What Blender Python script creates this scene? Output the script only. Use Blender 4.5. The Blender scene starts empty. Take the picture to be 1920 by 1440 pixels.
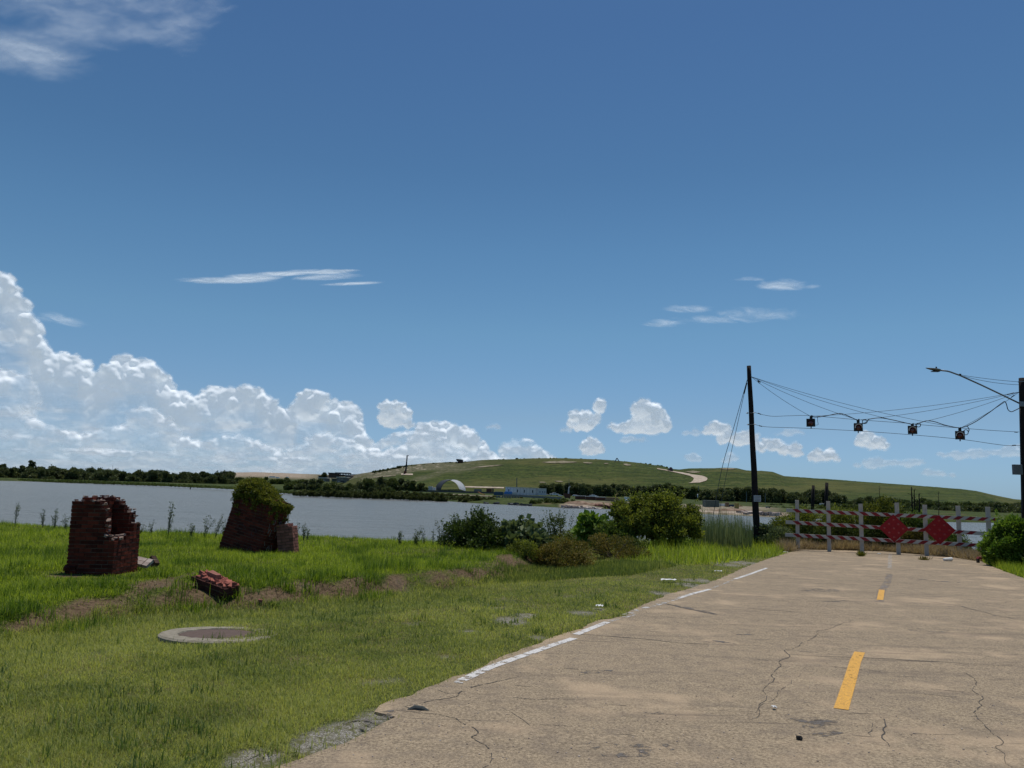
import bpy, math, random
import numpy as np
from mathutils import Vector, Matrix
random.seed(7)
RNG = np.random.default_rng(7)
D = bpy.data
SC = bpy.context.scene

# ------------------------------------------------------------------ camera
F = 1443.0                      # focal length in units of the 1920 px wide photograph
TH = math.atan(196 / F)         # upward tilt
RO = .03                        # the photographer held the camera slightly rolled: the horizon falls to the right
EYE = Vector((0, 0, 1.6))
cam_d = D.cameras.new('camera'); cam = D.objects.new('camera', cam_d)
SC.collection.objects.link(cam)
cam_d.sensor_width = 36; cam_d.lens = 36 * F / 1920
cam_d.clip_start = .05; cam_d.clip_end = 30000
cam.location = EYE; cam.rotation_euler = (Matrix.Rotation(math.pi / 2 + TH, 3, 'X') @ Matrix.Rotation(RO, 3, 'Z')).to_euler()
SC.camera = cam
CT, ST = math.cos(TH), math.sin(TH)

def ray(px, py):
    """direction (per unit of Y) through a point of the photograph"""
    a = (px - 960) / F; b = (720 - py) / F; cx = a * math.cos(RO) - b * math.sin(RO); up = a * math.sin(RO) + b * math.cos(RO)
    y = CT - up * ST; z = ST + up * CT
    return cx / y, z / y

def at(px, py, Y):
    u, v = ray(px, py)
    return Vector((u * Y, Y, 1.6 + v * Y))

def ang(px, py):
    u, v = ray(px, py)
    return math.degrees(math.atan(u)), math.degrees(math.atan(v / math.hypot(1, u)))

# ------------------------------------------------------------------ light
SUN_EL, SUN_AZ = math.radians(74), math.radians(25)   # azimuth clockwise from +Y
SC.view_settings.view_transform = 'Standard'; SC.view_settings.look = 'None'
SC.view_settings.gamma = 1; SC.view_settings.exposure = -0.05
sd = Vector((math.sin(SUN_AZ) * math.cos(SUN_EL), math.cos(SUN_AZ) * math.cos(SUN_EL), math.sin(SUN_EL)))
sun_d = D.lights.new('sun', 'SUN'); sun_d.energy = 3.3; sun_d.angle = math.radians(.53); sun_d.color = (1, .95, .88)
sun = D.objects.new('sun', sun_d); SC.collection.objects.link(sun)
sun.rotation_euler = (-sd).to_track_quat('-Z', 'Y').to_euler(); sun.location = (0, 0, 50)

# ------------------------------------------------------------------ node maths
class N:
    nt = None
    def __init__(s, v): s.v = v
    @staticmethod
    def m(op, *a, clamp=False):
        n = N.nt.nodes.new('ShaderNodeMath'); n.operation = op; n.use_clamp = clamp
        for i, x in enumerate(a):
            if isinstance(x, N): N.nt.links.new(x.v, n.inputs[i])
            else: n.inputs[i].default_value = x
        return N(n.outputs[0])
    def __add__(s, o): return N.m('ADD', s, o)
    __radd__ = __add__
    def __sub__(s, o): return N.m('SUBTRACT', s, o)
    def __rsub__(s, o): return N.m('SUBTRACT', o, s)
    def __mul__(s, o): return N.m('MULTIPLY', s, o)
    __rmul__ = __mul__
    def __truediv__(s, o): return N.m('DIVIDE', s, o)
    def max(s, o): return N.m('MAXIMUM', s, o)
    def min(s, o): return N.m('MINIMUM', s, o)
    def clamp(s): return N.m('ADD', s, 0.0, clamp=True)
    def step(s, a, b):
        n = N.nt.nodes.new('ShaderNodeMapRange'); n.interpolation_type = 'SMOOTHSTEP'
        N.nt.links.new(s.v, n.inputs[0]); n.inputs[1].default_value = a; n.inputs[2].default_value = b
        return N(n.outputs[0])
def vec(x, y, z=0.0):
    n = N.nt.nodes.new('ShaderNodeCombineXYZ')
    for i, q in enumerate((x, y, z)):
        if isinstance(q, N): N.nt.links.new(q.v, n.inputs[i])
        else: n.inputs[i].default_value = q
    return N(n.outputs[0])
def noise(v, scale=1.0, detail=4.0, rough=.55, dist=0.0):
    n = N.nt.nodes.new('ShaderNodeTexNoise'); N.nt.links.new(v.v, n.inputs['Vector'])
    n.inputs['Scale'].default_value = scale; n.inputs['Detail'].default_value = detail
    n.inputs['Roughness'].default_value = rough; n.inputs['Distortion'].default_value = dist
    return N(n.outputs[0])
def puffs(v, scale, detail=3.0, rough=.5):
    n = N.nt.nodes.new('ShaderNodeTexVoronoi'); N.nt.links.new(v.v, n.inputs['Vector'])
    n.feature = 'SMOOTH_F1'; n.inputs['Smoothness'].default_value = .35
    n.inputs['Scale'].default_value = scale; n.inputs['Detail'].default_value = detail
    n.inputs['Roughness'].default_value = rough; n.inputs['Lacunarity'].default_value = 2.3
    return 1.0 - N(n.outputs['Distance'])
def mixc(f, a, b):
    n = N.nt.nodes.new('ShaderNodeMix'); n.data_type = 'RGBA'
    for sock, q in ((n.inputs[0], f), (n.inputs[6], a), (n.inputs[7], b)):
        if isinstance(q, N): N.nt.links.new(q.v, sock)
        elif isinstance(q, (tuple, list)): sock.default_value = (*q[:3], 1)
        else: sock.default_value = q
    return N(n.outputs[2])
def curve(x, pts, x0, x1, y0, y1):
    """piecewise curve of x through (x, y) pairs"""
    n = N.nt.nodes.new('ShaderNodeFloatCurve')
    t = (x - x0) / (x1 - x0)
    N.nt.links.new(t.v, n.inputs['Value'])
    c = n.mapping.curves[0]
    pp = [((a - x0) / (x1 - x0), (b - y0) / (y1 - y0)) for a, b in pts]
    c.points[0].location = pp[0]; c.points[1].location = pp[-1]
    for q in pp[1:-1]: c.points.new(*q)
    for q in c.points: q.handle_type = 'AUTO_CLAMPED'
    n.mapping.update()
    return N(n.outputs[0]) * (y1 - y0) + y0

# ------------------------------------------------------------------ sky with its clouds
W = D.worlds.new('World'); SC.world = W; W.use_nodes = True
nt = W.node_tree; N.nt = nt
nt.nodes.clear()
outw = nt.nodes.new('ShaderNodeOutputWorld'); bg = nt.nodes.new('ShaderNodeBackground')
sky = nt.nodes.new('ShaderNodeTexSky'); sky.sky_type = 'NISHITA'; sky.sun_disc = False
sky.sun_elevation = SUN_EL; sky.sun_rotation = SUN_AZ
sky.air_density = 1.0; sky.dust_density = .25; sky.ozone_density = 3.0
# the air near the horizon is a little bluer and deeper than the texture gives for this haze
tc = nt.nodes.new('ShaderNodeTexCoord'); sp = nt.nodes.new('ShaderNodeSeparateXYZ')
nt.links.new(tc.outputs['Generated'], sp.inputs[0])
rampn = nt.nodes.new('ShaderNodeValToRGB'); nt.links.new(sp.outputs[2], rampn.inputs[0])
RS = [(.01, (.50, .78, 1.32)), (.09, (.64, .80, 1.02)), (.199, (.665, .90, .985)), (.30, (.60, .86, .95)), (.389, (.53, .78, .885)), (.543, (.50, .725, .875)), (1., (.6, .8, .95))]
els = rampn.color_ramp.elements
els[0].position = RS[0][0]; els[1].position = RS[-1][0]
for p_, c_ in RS[1:-1]: els.new(p_)
for e_, (p_, c_) in zip(els, RS): e_.color = (*[q / 1.4 for q in c_], 1)
air = N(rampn.outputs[0])
K = nt.nodes.new('ShaderNodeVectorMath'); K.operation = 'MULTIPLY'
nt.links.new(sky.outputs[0], K.inputs[0]); nt.links.new(air.v, K.inputs[1])
nt.links.new(K.outputs[0], bg.inputs[0]); bg.inputs[1].default_value = .085 * 1.4
nt.links.new(bg.outputs[0], outw.inputs[0])
# ------------------------------------------------------------------ numpy noise
def _h(ix, iy, s):
    n = (ix.astype(np.int64) * 374761393 + iy.astype(np.int64) * 668265263 + int(s) * 974634777) & 0xffffffff
    n = ((n ^ (n >> 13)) * 1274126177) & 0xffffffff
    n = n ^ (n >> 16)
    return (n & 0xffff) / 65535.0
def vn(x, y, s=0):
    x = np.asarray(x, float); y = np.asarray(y, float)
    ix = np.floor(x); iy = np.floor(y); fx = x - ix; fy = y - iy
    fx = fx * fx * (3 - 2 * fx); fy = fy * fy * (3 - 2 * fy)
    a = _h(ix, iy, s); b = _h(ix + 1, iy, s); c = _h(ix, iy + 1, s); d = _h(ix + 1, iy + 1, s)
    return (a + (b - a) * fx) * (1 - fy) + (c + (d - c) * fx) * fy
def fbm(x, y, s=0, o=5, g=.5):
    t = 0.; w = 1.; tw = 0.
    for i in range(o):
        t = t + w * vn(x * 2.03 ** i + i * 7.3, y * 2.03 ** i - i * 3.1, s + i); tw += w; w *= g
    return t / tw
def worley(x, y, s=0):
    ix = np.floor(x); iy = np.floor(y); d = np.full(np.shape(x), 9.)
    for a in (-1, 0, 1):
        for b in (-1, 0, 1):
            px = ix + a + .15 + .7 * _h(ix + a, iy + b, s); py = iy + b + .15 + .7 * _h(ix + a, iy + b, s + 99)
            d = np.minimum(d, (px - x) ** 2 + (py - y) ** 2)
    return np.sqrt(d)
def sst(x, a, b):
    t = np.clip((x - a) / (b - a), 0, 1); return t * t * (3 - 2 * t)

# ------------------------------------------------------------------ object helpers
def link(o, parent=None):
    SC.collection.objects.link(o)
    if parent: o.parent = parent
    return o
def tag(o, label=None, cat=None, group=None, kind=None):
    if label: o['label'] = label
    if cat: o['category'] = cat
    if group: o['group'] = group
    if kind: o['kind'] = kind
    return o
def empty(name, loc=(0, 0, 0), rz=0.):
    o = D.objects.new(name, None); o.empty_display_size = .2; link(o); o.location = loc; o.rotation_euler = (0, 0, rz); return o
def rawmesh(name, V, Fc, mats, smooth=False, fa=None, va=None, mi=None):
    """V (n,3); Fc (m,k) int array or list of such arrays; fa / va float attributes"""
    V = np.asarray(V, np.float32).reshape(-1, 3)
    if isinstance(Fc, np.ndarray): Fc = [Fc]
    Fc = [np.asarray(f, np.int32) for f in Fc if len(f)]
    me = D.meshes.new(name)
    tot = sum(f.shape[0] for f in Fc); loops = np.concatenate([f.ravel() for f in Fc])
    cnt = np.concatenate([np.full(f.shape[0], f.shape[1], np.int32) for f in Fc])
    me.vertices.add(len(V)); me.vertices.foreach_set('co', V.ravel())
    me.loops.add(len(loops)); me.loops.foreach_set('vertex_index', loops)
    me.polygons.add(tot)
    me.polygons.foreach_set('loop_start', np.concatenate([[0], np.cumsum(cnt)[:-1]]).astype(np.int32))
    me.polygons.foreach_set('loop_total', cnt)
    if smooth: me.polygons.foreach_set('use_smooth', np.ones(tot, bool))
    for m in (mats if isinstance(mats, (list, tuple)) else [mats]): me.materials.append(m)
    if mi is not None: me.polygons.foreach_set('material_index', np.asarray(mi, np.int32))
    me.update(calc_edges=True)
    for k, v in (fa or {}).items():
        a = me.attributes.new(k, 'FLOAT', 'FACE'); a.data.foreach_set('value', np.asarray(v, np.float32))
    for k, v in (va or {}).items():
        a = me.attributes.new(k, 'FLOAT', 'POINT'); a.data.foreach_set('value', np.asarray(v, np.float32))
    return me
def mobj(name, me, parent=None):
    return link(D.objects.new(name, me), parent)
def grid_faces(nr, nc):
    i = np.arange((nr - 1) * (nc - 1)); r = i // (nc - 1); c = i % (nc - 1)
    a = r * nc + c
    return np.stack([a, a + 1, a + nc + 1, a + nc], 1)

class MB:
    """collects boxes, tubes and prisms into one mesh"""
    def __init__(s): s.v = []; s.f = []; s.t = []; s.m = []
    def add(s, vs, fs, t=.5, m=0):
        b = len(s.v); s.v += [tuple(q) for q in vs]; s.f += [tuple(b + i for i in f) for f in fs]
        s.t += [t] * len(fs); s.m += [m] * len(fs); return s
    def box(s, c, sz, M=None, t=.5, m=0, jit=0.):
        vs = [Vector((c[0] + sx * sz[0] / 2, c[1] + sy * sz[1] / 2, c[2] + sz_ * sz[2] / 2)) for sx in (-1, 1) for sy in (-1, 1) for sz_ in (-1, 1)]
        if jit: vs = [q + Vector([random.uniform(-jit, jit) for _ in range(3)]) for q in vs]
        if M is not None: vs = [M @ q for q in vs]
        return s.add(vs, [(0, 1, 3, 2), (4, 6, 7, 5), (0, 4, 5, 1), (2, 3, 7, 6), (0, 2, 6, 4), (1, 5, 7, 3)], t, m)
    def tube(s, pts, r, n=8, t=.5, m=0, cap=True):
        pts = [Vector(p) for p in pts]; rs = r if isinstance(r, (list, tuple)) else [r] * len(pts)
        vs = []; last = None
        for i, p in enumerate(pts):
            d = (pts[min(i + 1, len(pts) - 1)] - pts[max(i - 1, 0)]).normalized()
            u = last - d * last.dot(d) if last is not None else d.orthogonal()
            if u.length < 1e-6: u = d.orthogonal()
            u.normalize(); last = u; w = d.cross(u)
            for k in range(n):
                a = 2 * math.pi * k / n; vs.append(p + (u * math.cos(a) + w * math.sin(a)) * rs[i])
        fs = [(i * n + k, i * n + (k + 1) % n, (i + 1) * n + (k + 1) % n, (i + 1) * n + k) for i in range(len(pts) - 1) for k in range(n)]
        if cap: fs += [tuple(range(n - 1, -1, -1)), tuple((len(pts) - 1) * n + k for k in range(n))]
        return s.add(vs, fs, t, m)
    def prism(s, poly, y0, y1, M=None, t=.5, m=0):
        """poly in (x, z), extruded along y"""
        n = len(poly); vs = [Vector((x, y0, z)) for x, z in poly] + [Vector((x, y1, z)) for x, z in poly]
        if M is not None: vs = [M @ q for q in vs]
        return s.add(vs, [tuple(range(n)), tuple(range(2 * n - 1, n - 1, -1))] + [(i + n, (i + 1) % n + n, (i + 1) % n, i) for i in range(n)], t, m)
    def build(s, name, mats, parent=None, bevel=0., smooth=False):
        me = D.meshes.new(name); me.from_pydata(s.v, [], s.f)
        for m in (mats if isinstance(mats, (list, tuple)) else [mats]): me.materials.append(m)
        me.polygons.foreach_set('material_index', s.m)
        if smooth: me.polygons.foreach_set('use_smooth', [True] * len(s.f))
        a = me.attributes.new('tint', 'FLOAT', 'FACE'); a.data.foreach_set('value', s.t)
        me.update()
        o = D.objects.new(name, me); link(o, parent)
        if bevel:
            b = o.modifiers.new('b', 'BEVEL'); b.width = bevel; b.segments = 2; b.limit_method = 'ANGLE'
        return o

# ------------------------------------------------------------------ materials
def newmat(name):
    m = D.materials.new(name); m.use_nodes = True; N.nt = m.node_tree
    p = m.node_tree.nodes['Principled BSDF']; return m, p
def pos():
    g = N.nt.nodes.new('ShaderNodeNewGeometry'); return N(g.outputs['Position'])
def objc():
    g = N.nt.nodes.new('ShaderNodeTexCoord'); return N(g.outputs['Object'])
def attr(nm):
    a = N.nt.nodes.new('ShaderNodeAttribute'); a.attribute_name = nm; return N(a.outputs['Fac'])
def sock(p, name, v): N.nt.links.new(v.v, p.inputs[name])
def bump(p, h, s, dist=.01):
    b = N.nt.nodes.new('ShaderNodeBump'); b.inputs['Strength'].default_value = s; b.inputs['Distance'].default_value = dist
    N.nt.links.new(h.v, b.inputs['Height']); N.nt.links.new(b.outputs[0], p.inputs['Normal'])
def mapv(v, sx, sy, sz):
    n = N.nt.nodes.new('ShaderNodeMapping'); N.nt.links.new(v.v, n.inputs[0]); n.inputs['Scale'].default_value = (sx, sy, sz); return N(n.outputs[0])
def paint(name, c1, c2=None, rough=.6, metal=0., sc=6., spec=.3, b=.0):
    """weathered paint / metal / wood: two tones through noise, plus the mesh's own tint"""
    m, p = newmat(name)
    c2 = c2 or tuple(q * .72 for q in c1)
    n = noise(objc(), sc, 6., .65); f = ((n - .5) * 1.6 + attr('tint')).clamp()
    sock(p, 'Base Color', mixc(f, c2, c1)); p.inputs['Roughness'].default_value = rough
    p.inputs['Metallic'].default_value = metal; p.inputs['Specular IOR Level'].default_value = spec
    if b: bump(p, noise(objc(), sc * 5, 4.), b, .01)
    return m
def leafmat(name, c1, c2, trans=.35, rough=.6, spec=.18, tcol=(1.5, 1.5, .8)):
    m, p = newmat(name)
    c = mixc(attr('tint'), c1, c2)
    nt = N.nt; sock(p, 'Base Color', c); p.inputs['Roughness'].default_value = rough; p.inputs['Specular IOR Level'].default_value = spec
    t = nt.nodes.new('ShaderNodeBsdfTranslucent'); t2 = nt.nodes.new('ShaderNodeVectorMath'); t2.operation = 'MULTIPLY'
    nt.links.new(c.v, t2.inputs[0]); t2.inputs[1].default_value = tcol; nt.links.new(t2.outputs[0], t.inputs[0])
    mx = nt.nodes.new('ShaderNodeMixShader'); mx.inputs[0].default_value = trans
    nt.links.new(p.outputs[0], mx.inputs[1]); nt.links.new(t.outputs[0], mx.inputs[2])
    nt.links.new(mx.outputs[0], nt.nodes['Material Output'].inputs[0]); return m

# ------------------------------------------------------------------ clouds: relief banks 9 km out, lit by the sun, the sky and an added even glow
def cloud_mat(name, trans, glow):
    m, p = newmat(name); nt = N.nt
    p.inputs['Base Color'].default_value = (.90, .92, .94, 1); p.inputs['Roughness'].default_value = 1; p.inputs['Specular IOR Level'].default_value = 0
    p.inputs['Emission Color'].default_value = (.86, .96, 1, 1); p.inputs['Emission Strength'].default_value = glow   # even glow added to brighten the cloud, in place of inner scattering
    t = nt.nodes.new('ShaderNodeBsdfTranslucent'); t.inputs[0].default_value = (.95, .97, 1, 1)
    a = nt.nodes.new('ShaderNodeMixShader'); a.inputs[0].default_value = trans
    nt.links.new(p.outputs[0], a.inputs[1]); nt.links.new(t.outputs[0], a.inputs[2])
    tr = nt.nodes.new('ShaderNodeBsdfTransparent'); b = nt.nodes.new('ShaderNodeMixShader')
    nt.links.new(attr('alpha').v, b.inputs[0]); nt.links.new(tr.outputs[0], b.inputs[1]); nt.links.new(a.outputs[0], b.inputs[2])
    nt.links.new(b.outputs[0], nt.nodes['Material Output'].inputs[0]); return m
M_CLOUD = cloud_mat('cloud', .25, .45); M_CIRRUS = cloud_mat('ice_cloud', .5, .8)
def cloud_obj(name, A, E, depth, alpha, R, mat):
    """A, E degrees (2-D arrays); depth metres toward the viewer"""
    r = R - depth; a = np.radians(A); e = np.radians(E)
    V = np.stack([r * np.cos(e) * np.sin(a), r * np.cos(e) * np.cos(a), r * np.sin(e) + 1.6], -1).reshape(-1, 3)
    f = grid_faces(*A.shape); al = alpha.ravel()
    f = f[al[f].max(1) > .004]
    us, inv = np.unique(f, return_inverse=True)
    me = rawmesh(name, V[us], inv.reshape(f.shape), mat, True, va={'alpha': al[us]})
    o = mobj(name, me); o.visible_shadow = True; return tag(o, kind='structure')
def splat(sph, a0, a1, e0, e1, step):
    """front surface of a heap of spheres (a, e, depth, radius, flattening), all in degrees"""
    A_, E_ = np.meshgrid(np.arange(a0, a1, step), np.arange(e0, e1, step)); dep = np.full(A_.shape, -99.); ne, na = A_.shape
    for a, e, d, r, fl in sph:
        i0 = max(0, int((a - r * fl - a0) / step)); i1 = min(na, int((a + r * fl - a0) / step) + 2)
        j0 = max(0, int((e - r - e0) / step)); j1 = min(ne, int((e + r - e0) / step) + 2)
        if i1 <= i0 or j1 <= j0: continue
        q = r * r - ((A_[j0:j1, i0:i1] - a) / fl) ** 2 - (E_[j0:j1, i0:i1] - e) ** 2
        w = dep[j0:j1, i0:i1]; np.maximum(w, np.where(q > 0, d + np.sqrt(np.maximum(q, 0)), -99.), out=w)
    return A_, E_, dep
def blur(x, n):
    for _ in range(n):
        p = np.pad(x, 1, mode='edge'); x = (p[:-2, 1:-1] + p[2:, 1:-1] + 2 * p[1:-1, 1:-1]) / 4
        p = np.pad(x, 1, mode='edge'); x = (p[1:-1, :-2] + p[1:-1, 2:] + 2 * p[1:-1, 1:-1]) / 4
    return x
def grow(sph, rg, levels=2, up=.35):
    out = list(sph); cur = sph
    for lv in range(levels):
        nxt = []
        for a, e, d, r, fl in cur:
            for _ in range((9, 7, 4)[lv]):
                v = rg.normal(size=3); v[2] = abs(v[2]) * .9; v[1] += up; v /= np.linalg.norm(v)
                q = r * rg.uniform(.28, .5)
                nxt.append((a + v[0] * r * fl * .86, e + v[1] * r * .86, d + v[2] * r * .8, q, 1 + (fl - 1) * .6))
        out += nxt; cur = nxt
    return out
def cloud_surface(name, sph, box, step, R, opac, soft=2, rel=.75, wisp=.0, seed=0):
    A_, E_, dep = splat(sph, *box, step)
    m = (dep > -90).astype(float); dd = np.where(m > 0, dep, 0.); k = m.copy()
    for _ in range(7):                      # carry the rim's depth outward, falling back
        k2 = blur(k, 1); d2 = blur(dd * (k > 0), 1) / np.maximum(k2, 1e-4) if _ == 0 else blur(dd * k, 1) / np.maximum(k2, 1e-4)
        dd = np.where(k > 0, dd, d2 - step * 1.2); k = (k2 > .02).astype(float)
    dd = np.where(k > 0, dd, dd[m > 0].min()); dd = blur(dd, 2)
    al = blur(m, soft); al = sst(al, .12, .9)
    n = fbm(A_ * 2.2, E_ * 3.2, seed + 11, 5, .6); al = al * (1 - wisp * sst(n, .42, .62) * (1 - sst(blur(m, 5), .8, 1)))
    al = al * (opac(A_, E_) if callable(opac) else opac)
    dd = dd + (fbm(A_ * 5, E_ * 5, seed, 4) - .5) * .05
    return cloud_obj(name, A_, E_, R * math.radians(1) * dd * rel, al, R, M_CLOUD)
def skyline(pts, A):
    p = sorted(ang(a, b) for a, b in pts); return np.interp(A, [q[0] for q in p], [q[1] for q in p])
def cloud_bank(name, pts, seed, R, opac, r0, rk, lo=-.5, flat=(1., 1.), dens=1., back=0.):
    rg = np.random.default_rng(seed); p = sorted(ang(a, b) for a, b in pts); sph = []
    a = -41.
    while a < p[-1][0]:
        top = float(skyline(pts, a)); e = top; first = True
        while e > lo:
            r = (r0 + rk * max(e, 0)) * rg.uniform(.75, 1.2)
            fl = flat[0] + (flat[1] - flat[0]) * min(1, max(0, 1 - e / max(top, .5)))
            sph.append((a + rg.uniform(-.2, .2), e - r * (1.12 if first else 1), rg.uniform(-.5, .5) + back * e, r, fl * rg.uniform(.95, 1.15)))
            e -= r * rg.uniform(.7, 1.1) / dens; first = False
        a += (r0 + rk * max(top, 0)) * .62 * rg.uniform(.7, 1.2)
    return cloud_surface(name, grow(sph, rg), (-41, p[-1][0] + 2, -.4, 17), .06, R, opac, 3, .7, .7, seed)
BANK1 = [(-900, 700), (-200, 640), (-60, 520), (0, 515), (22, 540), (42, 572), (60, 612), (66, 665), (110, 668), (150, 662), (168, 712), (205, 700), (232, 664), (262, 668), (292, 686), (314, 728), (372, 748), (390, 726), (432, 724), (478, 722), (504, 750), (552, 782), (566, 738), (598, 726), (622, 748), (652, 754), (676, 796), (705, 850), (770, 832), (790, 800), (800, 792), (850, 794), (876, 802), (912, 842), (955, 880), (1050, 905), (1120, 960)]
cloud_bank('cloud_bank_far', BANK1, 2, 12000, lambda A_, E_: .97 - .62 * sst(skyline(BANK1, A_) - E_, .7, 4.0) * sst(fbm(A_ * .35, E_ * 1.3, 91, 4), .22, .55), .42, .085, flat=(1., 1.5), back=-.12)
BANK2 = [(-900, 800), (-60, 720), (10, 690), (44, 700), (60, 790), (150, 815), (240, 795), (262, 762), (300, 770), (335, 812), (360, 828), (450, 815), (540, 850), (600, 812), (640, 820), (690, 846), (745, 812), (760, 806), (800, 812), (852, 838), (880, 868), (930, 870), (955, 826), (985, 822), (1020, 842), (1056, 880), (1100, 930)]
cloud_bank('cloud_bank_middle', BANK2, 17, 10500, lambda A_, E_: (.9 - .62 * sst(skyline(BANK2, A_) - E_, .35, 2.2)) * (.35 + .65 * sst(fbm(A_ * .5, E_ * 1.2, 93, 4), .38, .62)), .33, .07, flat=(1., 1.9))
BANK3 = [(-900, 825), (-60, 830), (100, 838), (260, 846), (420, 840), (560, 858), (700, 848), (830, 860), (960, 858), (1060, 886), (1200, 960)]
cloud_bank('cloud_bank_near', BANK3, 31, 9500, lambda A_, E_: .62 * sst(fbm(A_ * .4, E_ * 2.6, 95, 5), .36, .62), .2, .03, flat=(2.2, 3.4))
def lump_field(items, A_, E_, sl=0.):
    f = np.full(A_.shape, -9.); q = 57.3 / F
    for px, py, rx, ry, *k in items:
        a, e = ang(px, py); y = (E_ - e - sl * (A_ - a)) / (ry * q); y = np.where(y < 0, y * 1.35, y)
        f = np.maximum(f, (1 - ((A_ - a) / (rx * q)) ** 2 - y * y) * (k[0] if k else 1.))
    return f
def heaps(name, items, seed, opac, R, n=9, flat=1.15, soft=4):
    rg = np.random.default_rng(seed); sph = []; q = 57.3 / F
    for px, py, rx, ry in items:
        a, e = ang(px, py); rx *= q; ry *= q
        for _ in range(int(n * (1 + rx / ry * .5))):
            t = rg.uniform(-1, 1); h = math.sqrt(1 - t * t); r = ry * rg.uniform(.42, .66) * (.45 + .55 * h)
            y = rg.uniform(-.55, .55 * h) * ry
            sph.append((a + t * (rx - r * .6), max(y, -.5 * ry + r * .2) + e, rg.uniform(-.3, .3) * ry, r, flat))
    return cloud_surface(name, grow(sph, rg, 2, .25), (-13, 41, -.3, 7.), .05, R, opac, soft, .7, .75, seed)
heaps('fair_weather_clouds', [(738, 774, 30, 22), (745, 792, 34, 12), (1096, 786, 30, 22), (1080, 792, 16, 14), (1124, 760, 9, 16), (1110, 838, 22, 16), (1215, 784, 36, 32), (1235, 796, 40, 24), (1172, 802, 34, 13),
    (1346, 804, 26, 14), (1385, 820, 36, 17), (1440, 836, 32, 14), (1484, 842, 24, 14), (1542, 852, 24, 14), (1552, 858, 24, 9), (1624, 824, 18, 14), (1640, 832, 24, 12)], 44, .97, 9200)
heaps('thin_cloud_scraps', [(1300, 858, 14, 8), (1190, 824, 26, 8), (1370, 860, 14, 9), (1640, 868, 30, 10), (1700, 868, 34, 8), (1820, 852, 48, 9), (1895, 845, 34, 11), (1758, 888, 24, 8), (925, 800, 14, 7),
    (1065, 806, 14, 7), (1300, 810, 20, 7), (1480, 812, 24, 7)], 53, .5, 9000, 5, 1.8, 5)
def streaks(name, items, seed, box, step, sx, sy, tilt, amp, soft, opac, R=11500, sl=0.):
    A_, E_ = np.meshgrid(np.arange(box[0], box[1], step), np.arange(box[2], box[3], step))
    w = fbm(A_ * .5, E_ * .9, seed + 5, 3) - .5
    n = fbm((A_ + w) * sx, (E_ + A_ * tilt + w * .8) * sy, seed, 7, .6)
    d = lump_field(items, A_, E_, sl) + (n - .52) * amp
    return cloud_obj(name, A_, E_, R * .004 * n, sst(d, 0, soft) * opac, R, M_CIRRUS)
streaks('ice_cloud_high', [(130, 0, 290, 95), (150, 30, 160, 70, 1.), (290, 50, 130, 60, .9), (20, 90, 140, 50, .8)], 4, (-46, -8, 18, 41), .09, .20, .6, -.22, 2.0, 2.3, .85, sl=.10)
streaks('ice_cloud_streak', [(425, 526, 95, 8), (475, 521, 60, 9), (530, 514, 70, 6), (590, 511, 80, 7, .9), (640, 508, 40, 4, .8), (665, 532, 60, 4, .8), (610, 520, 70, 8, .6)], 6, (-26, -7, 12, 17), .04, .45, 3.6, -.14, .85, 1.15, .74, sl=.12)
streaks('ice_cloud_wisps', [(112, 600, 46, 11, .9), (1400, 524, 40, 5, .8), (1466, 536, 54, 13), (1522, 538, 20, 5, .9), (1290, 580, 46, 10, .9), (1240, 607, 42, 9, .9), (1420, 590, 80, 14, .65), (1345, 600, 90, 9, .55)],
    8, (-33, 30, 9, 17), .05, .7, 4., .16, 1.5, 1.6, .58, sl=-.04)
# ------------------------------------------------------------------ terrain
SL = .0205                                   # the road runs gently downhill, away from the viewer
def plane(px, py):
    u, v = ray(px, py); Y_ = -1.6 / (v + SL); return u * Y_, Y_
def ppts(pts): return np.array([plane(*p) for p in pts])
def polydist(x, y, P):
    """distance to an open polyline and the side (positive: left of its direction)"""
    best = np.full(np.shape(x), 1e9); side = np.zeros(np.shape(x))
    for (ax, ay), (bx, by) in zip(P[:-1], P[1:]):
        dx, dy = bx - ax, by - ay; L = dx * dx + dy * dy
        t = np.clip(((x - ax) * dx + (y - ay) * dy) / L, 0, 1)
        d = np.hypot(x - ax - t * dx, y - ay - t * dy); s = dx * (y - ay) - dy * (x - ax)
        m = d < best; best = np.where(m, d, best); side = np.where(m, s, side)
    return best * np.sign(side)
def inpoly(x, y, P):
    r = np.zeros(np.shape(x), bool); n = len(P)
    for i in range(n):
        ax, ay = P[i]; bx, by = P[(i + 1) % n]
        c = ((ay > y) != (by > y)) & (x < (bx - ax) * (y - ay) / (by - ay + 1e-12) + ax); r ^= c
    return r
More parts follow.
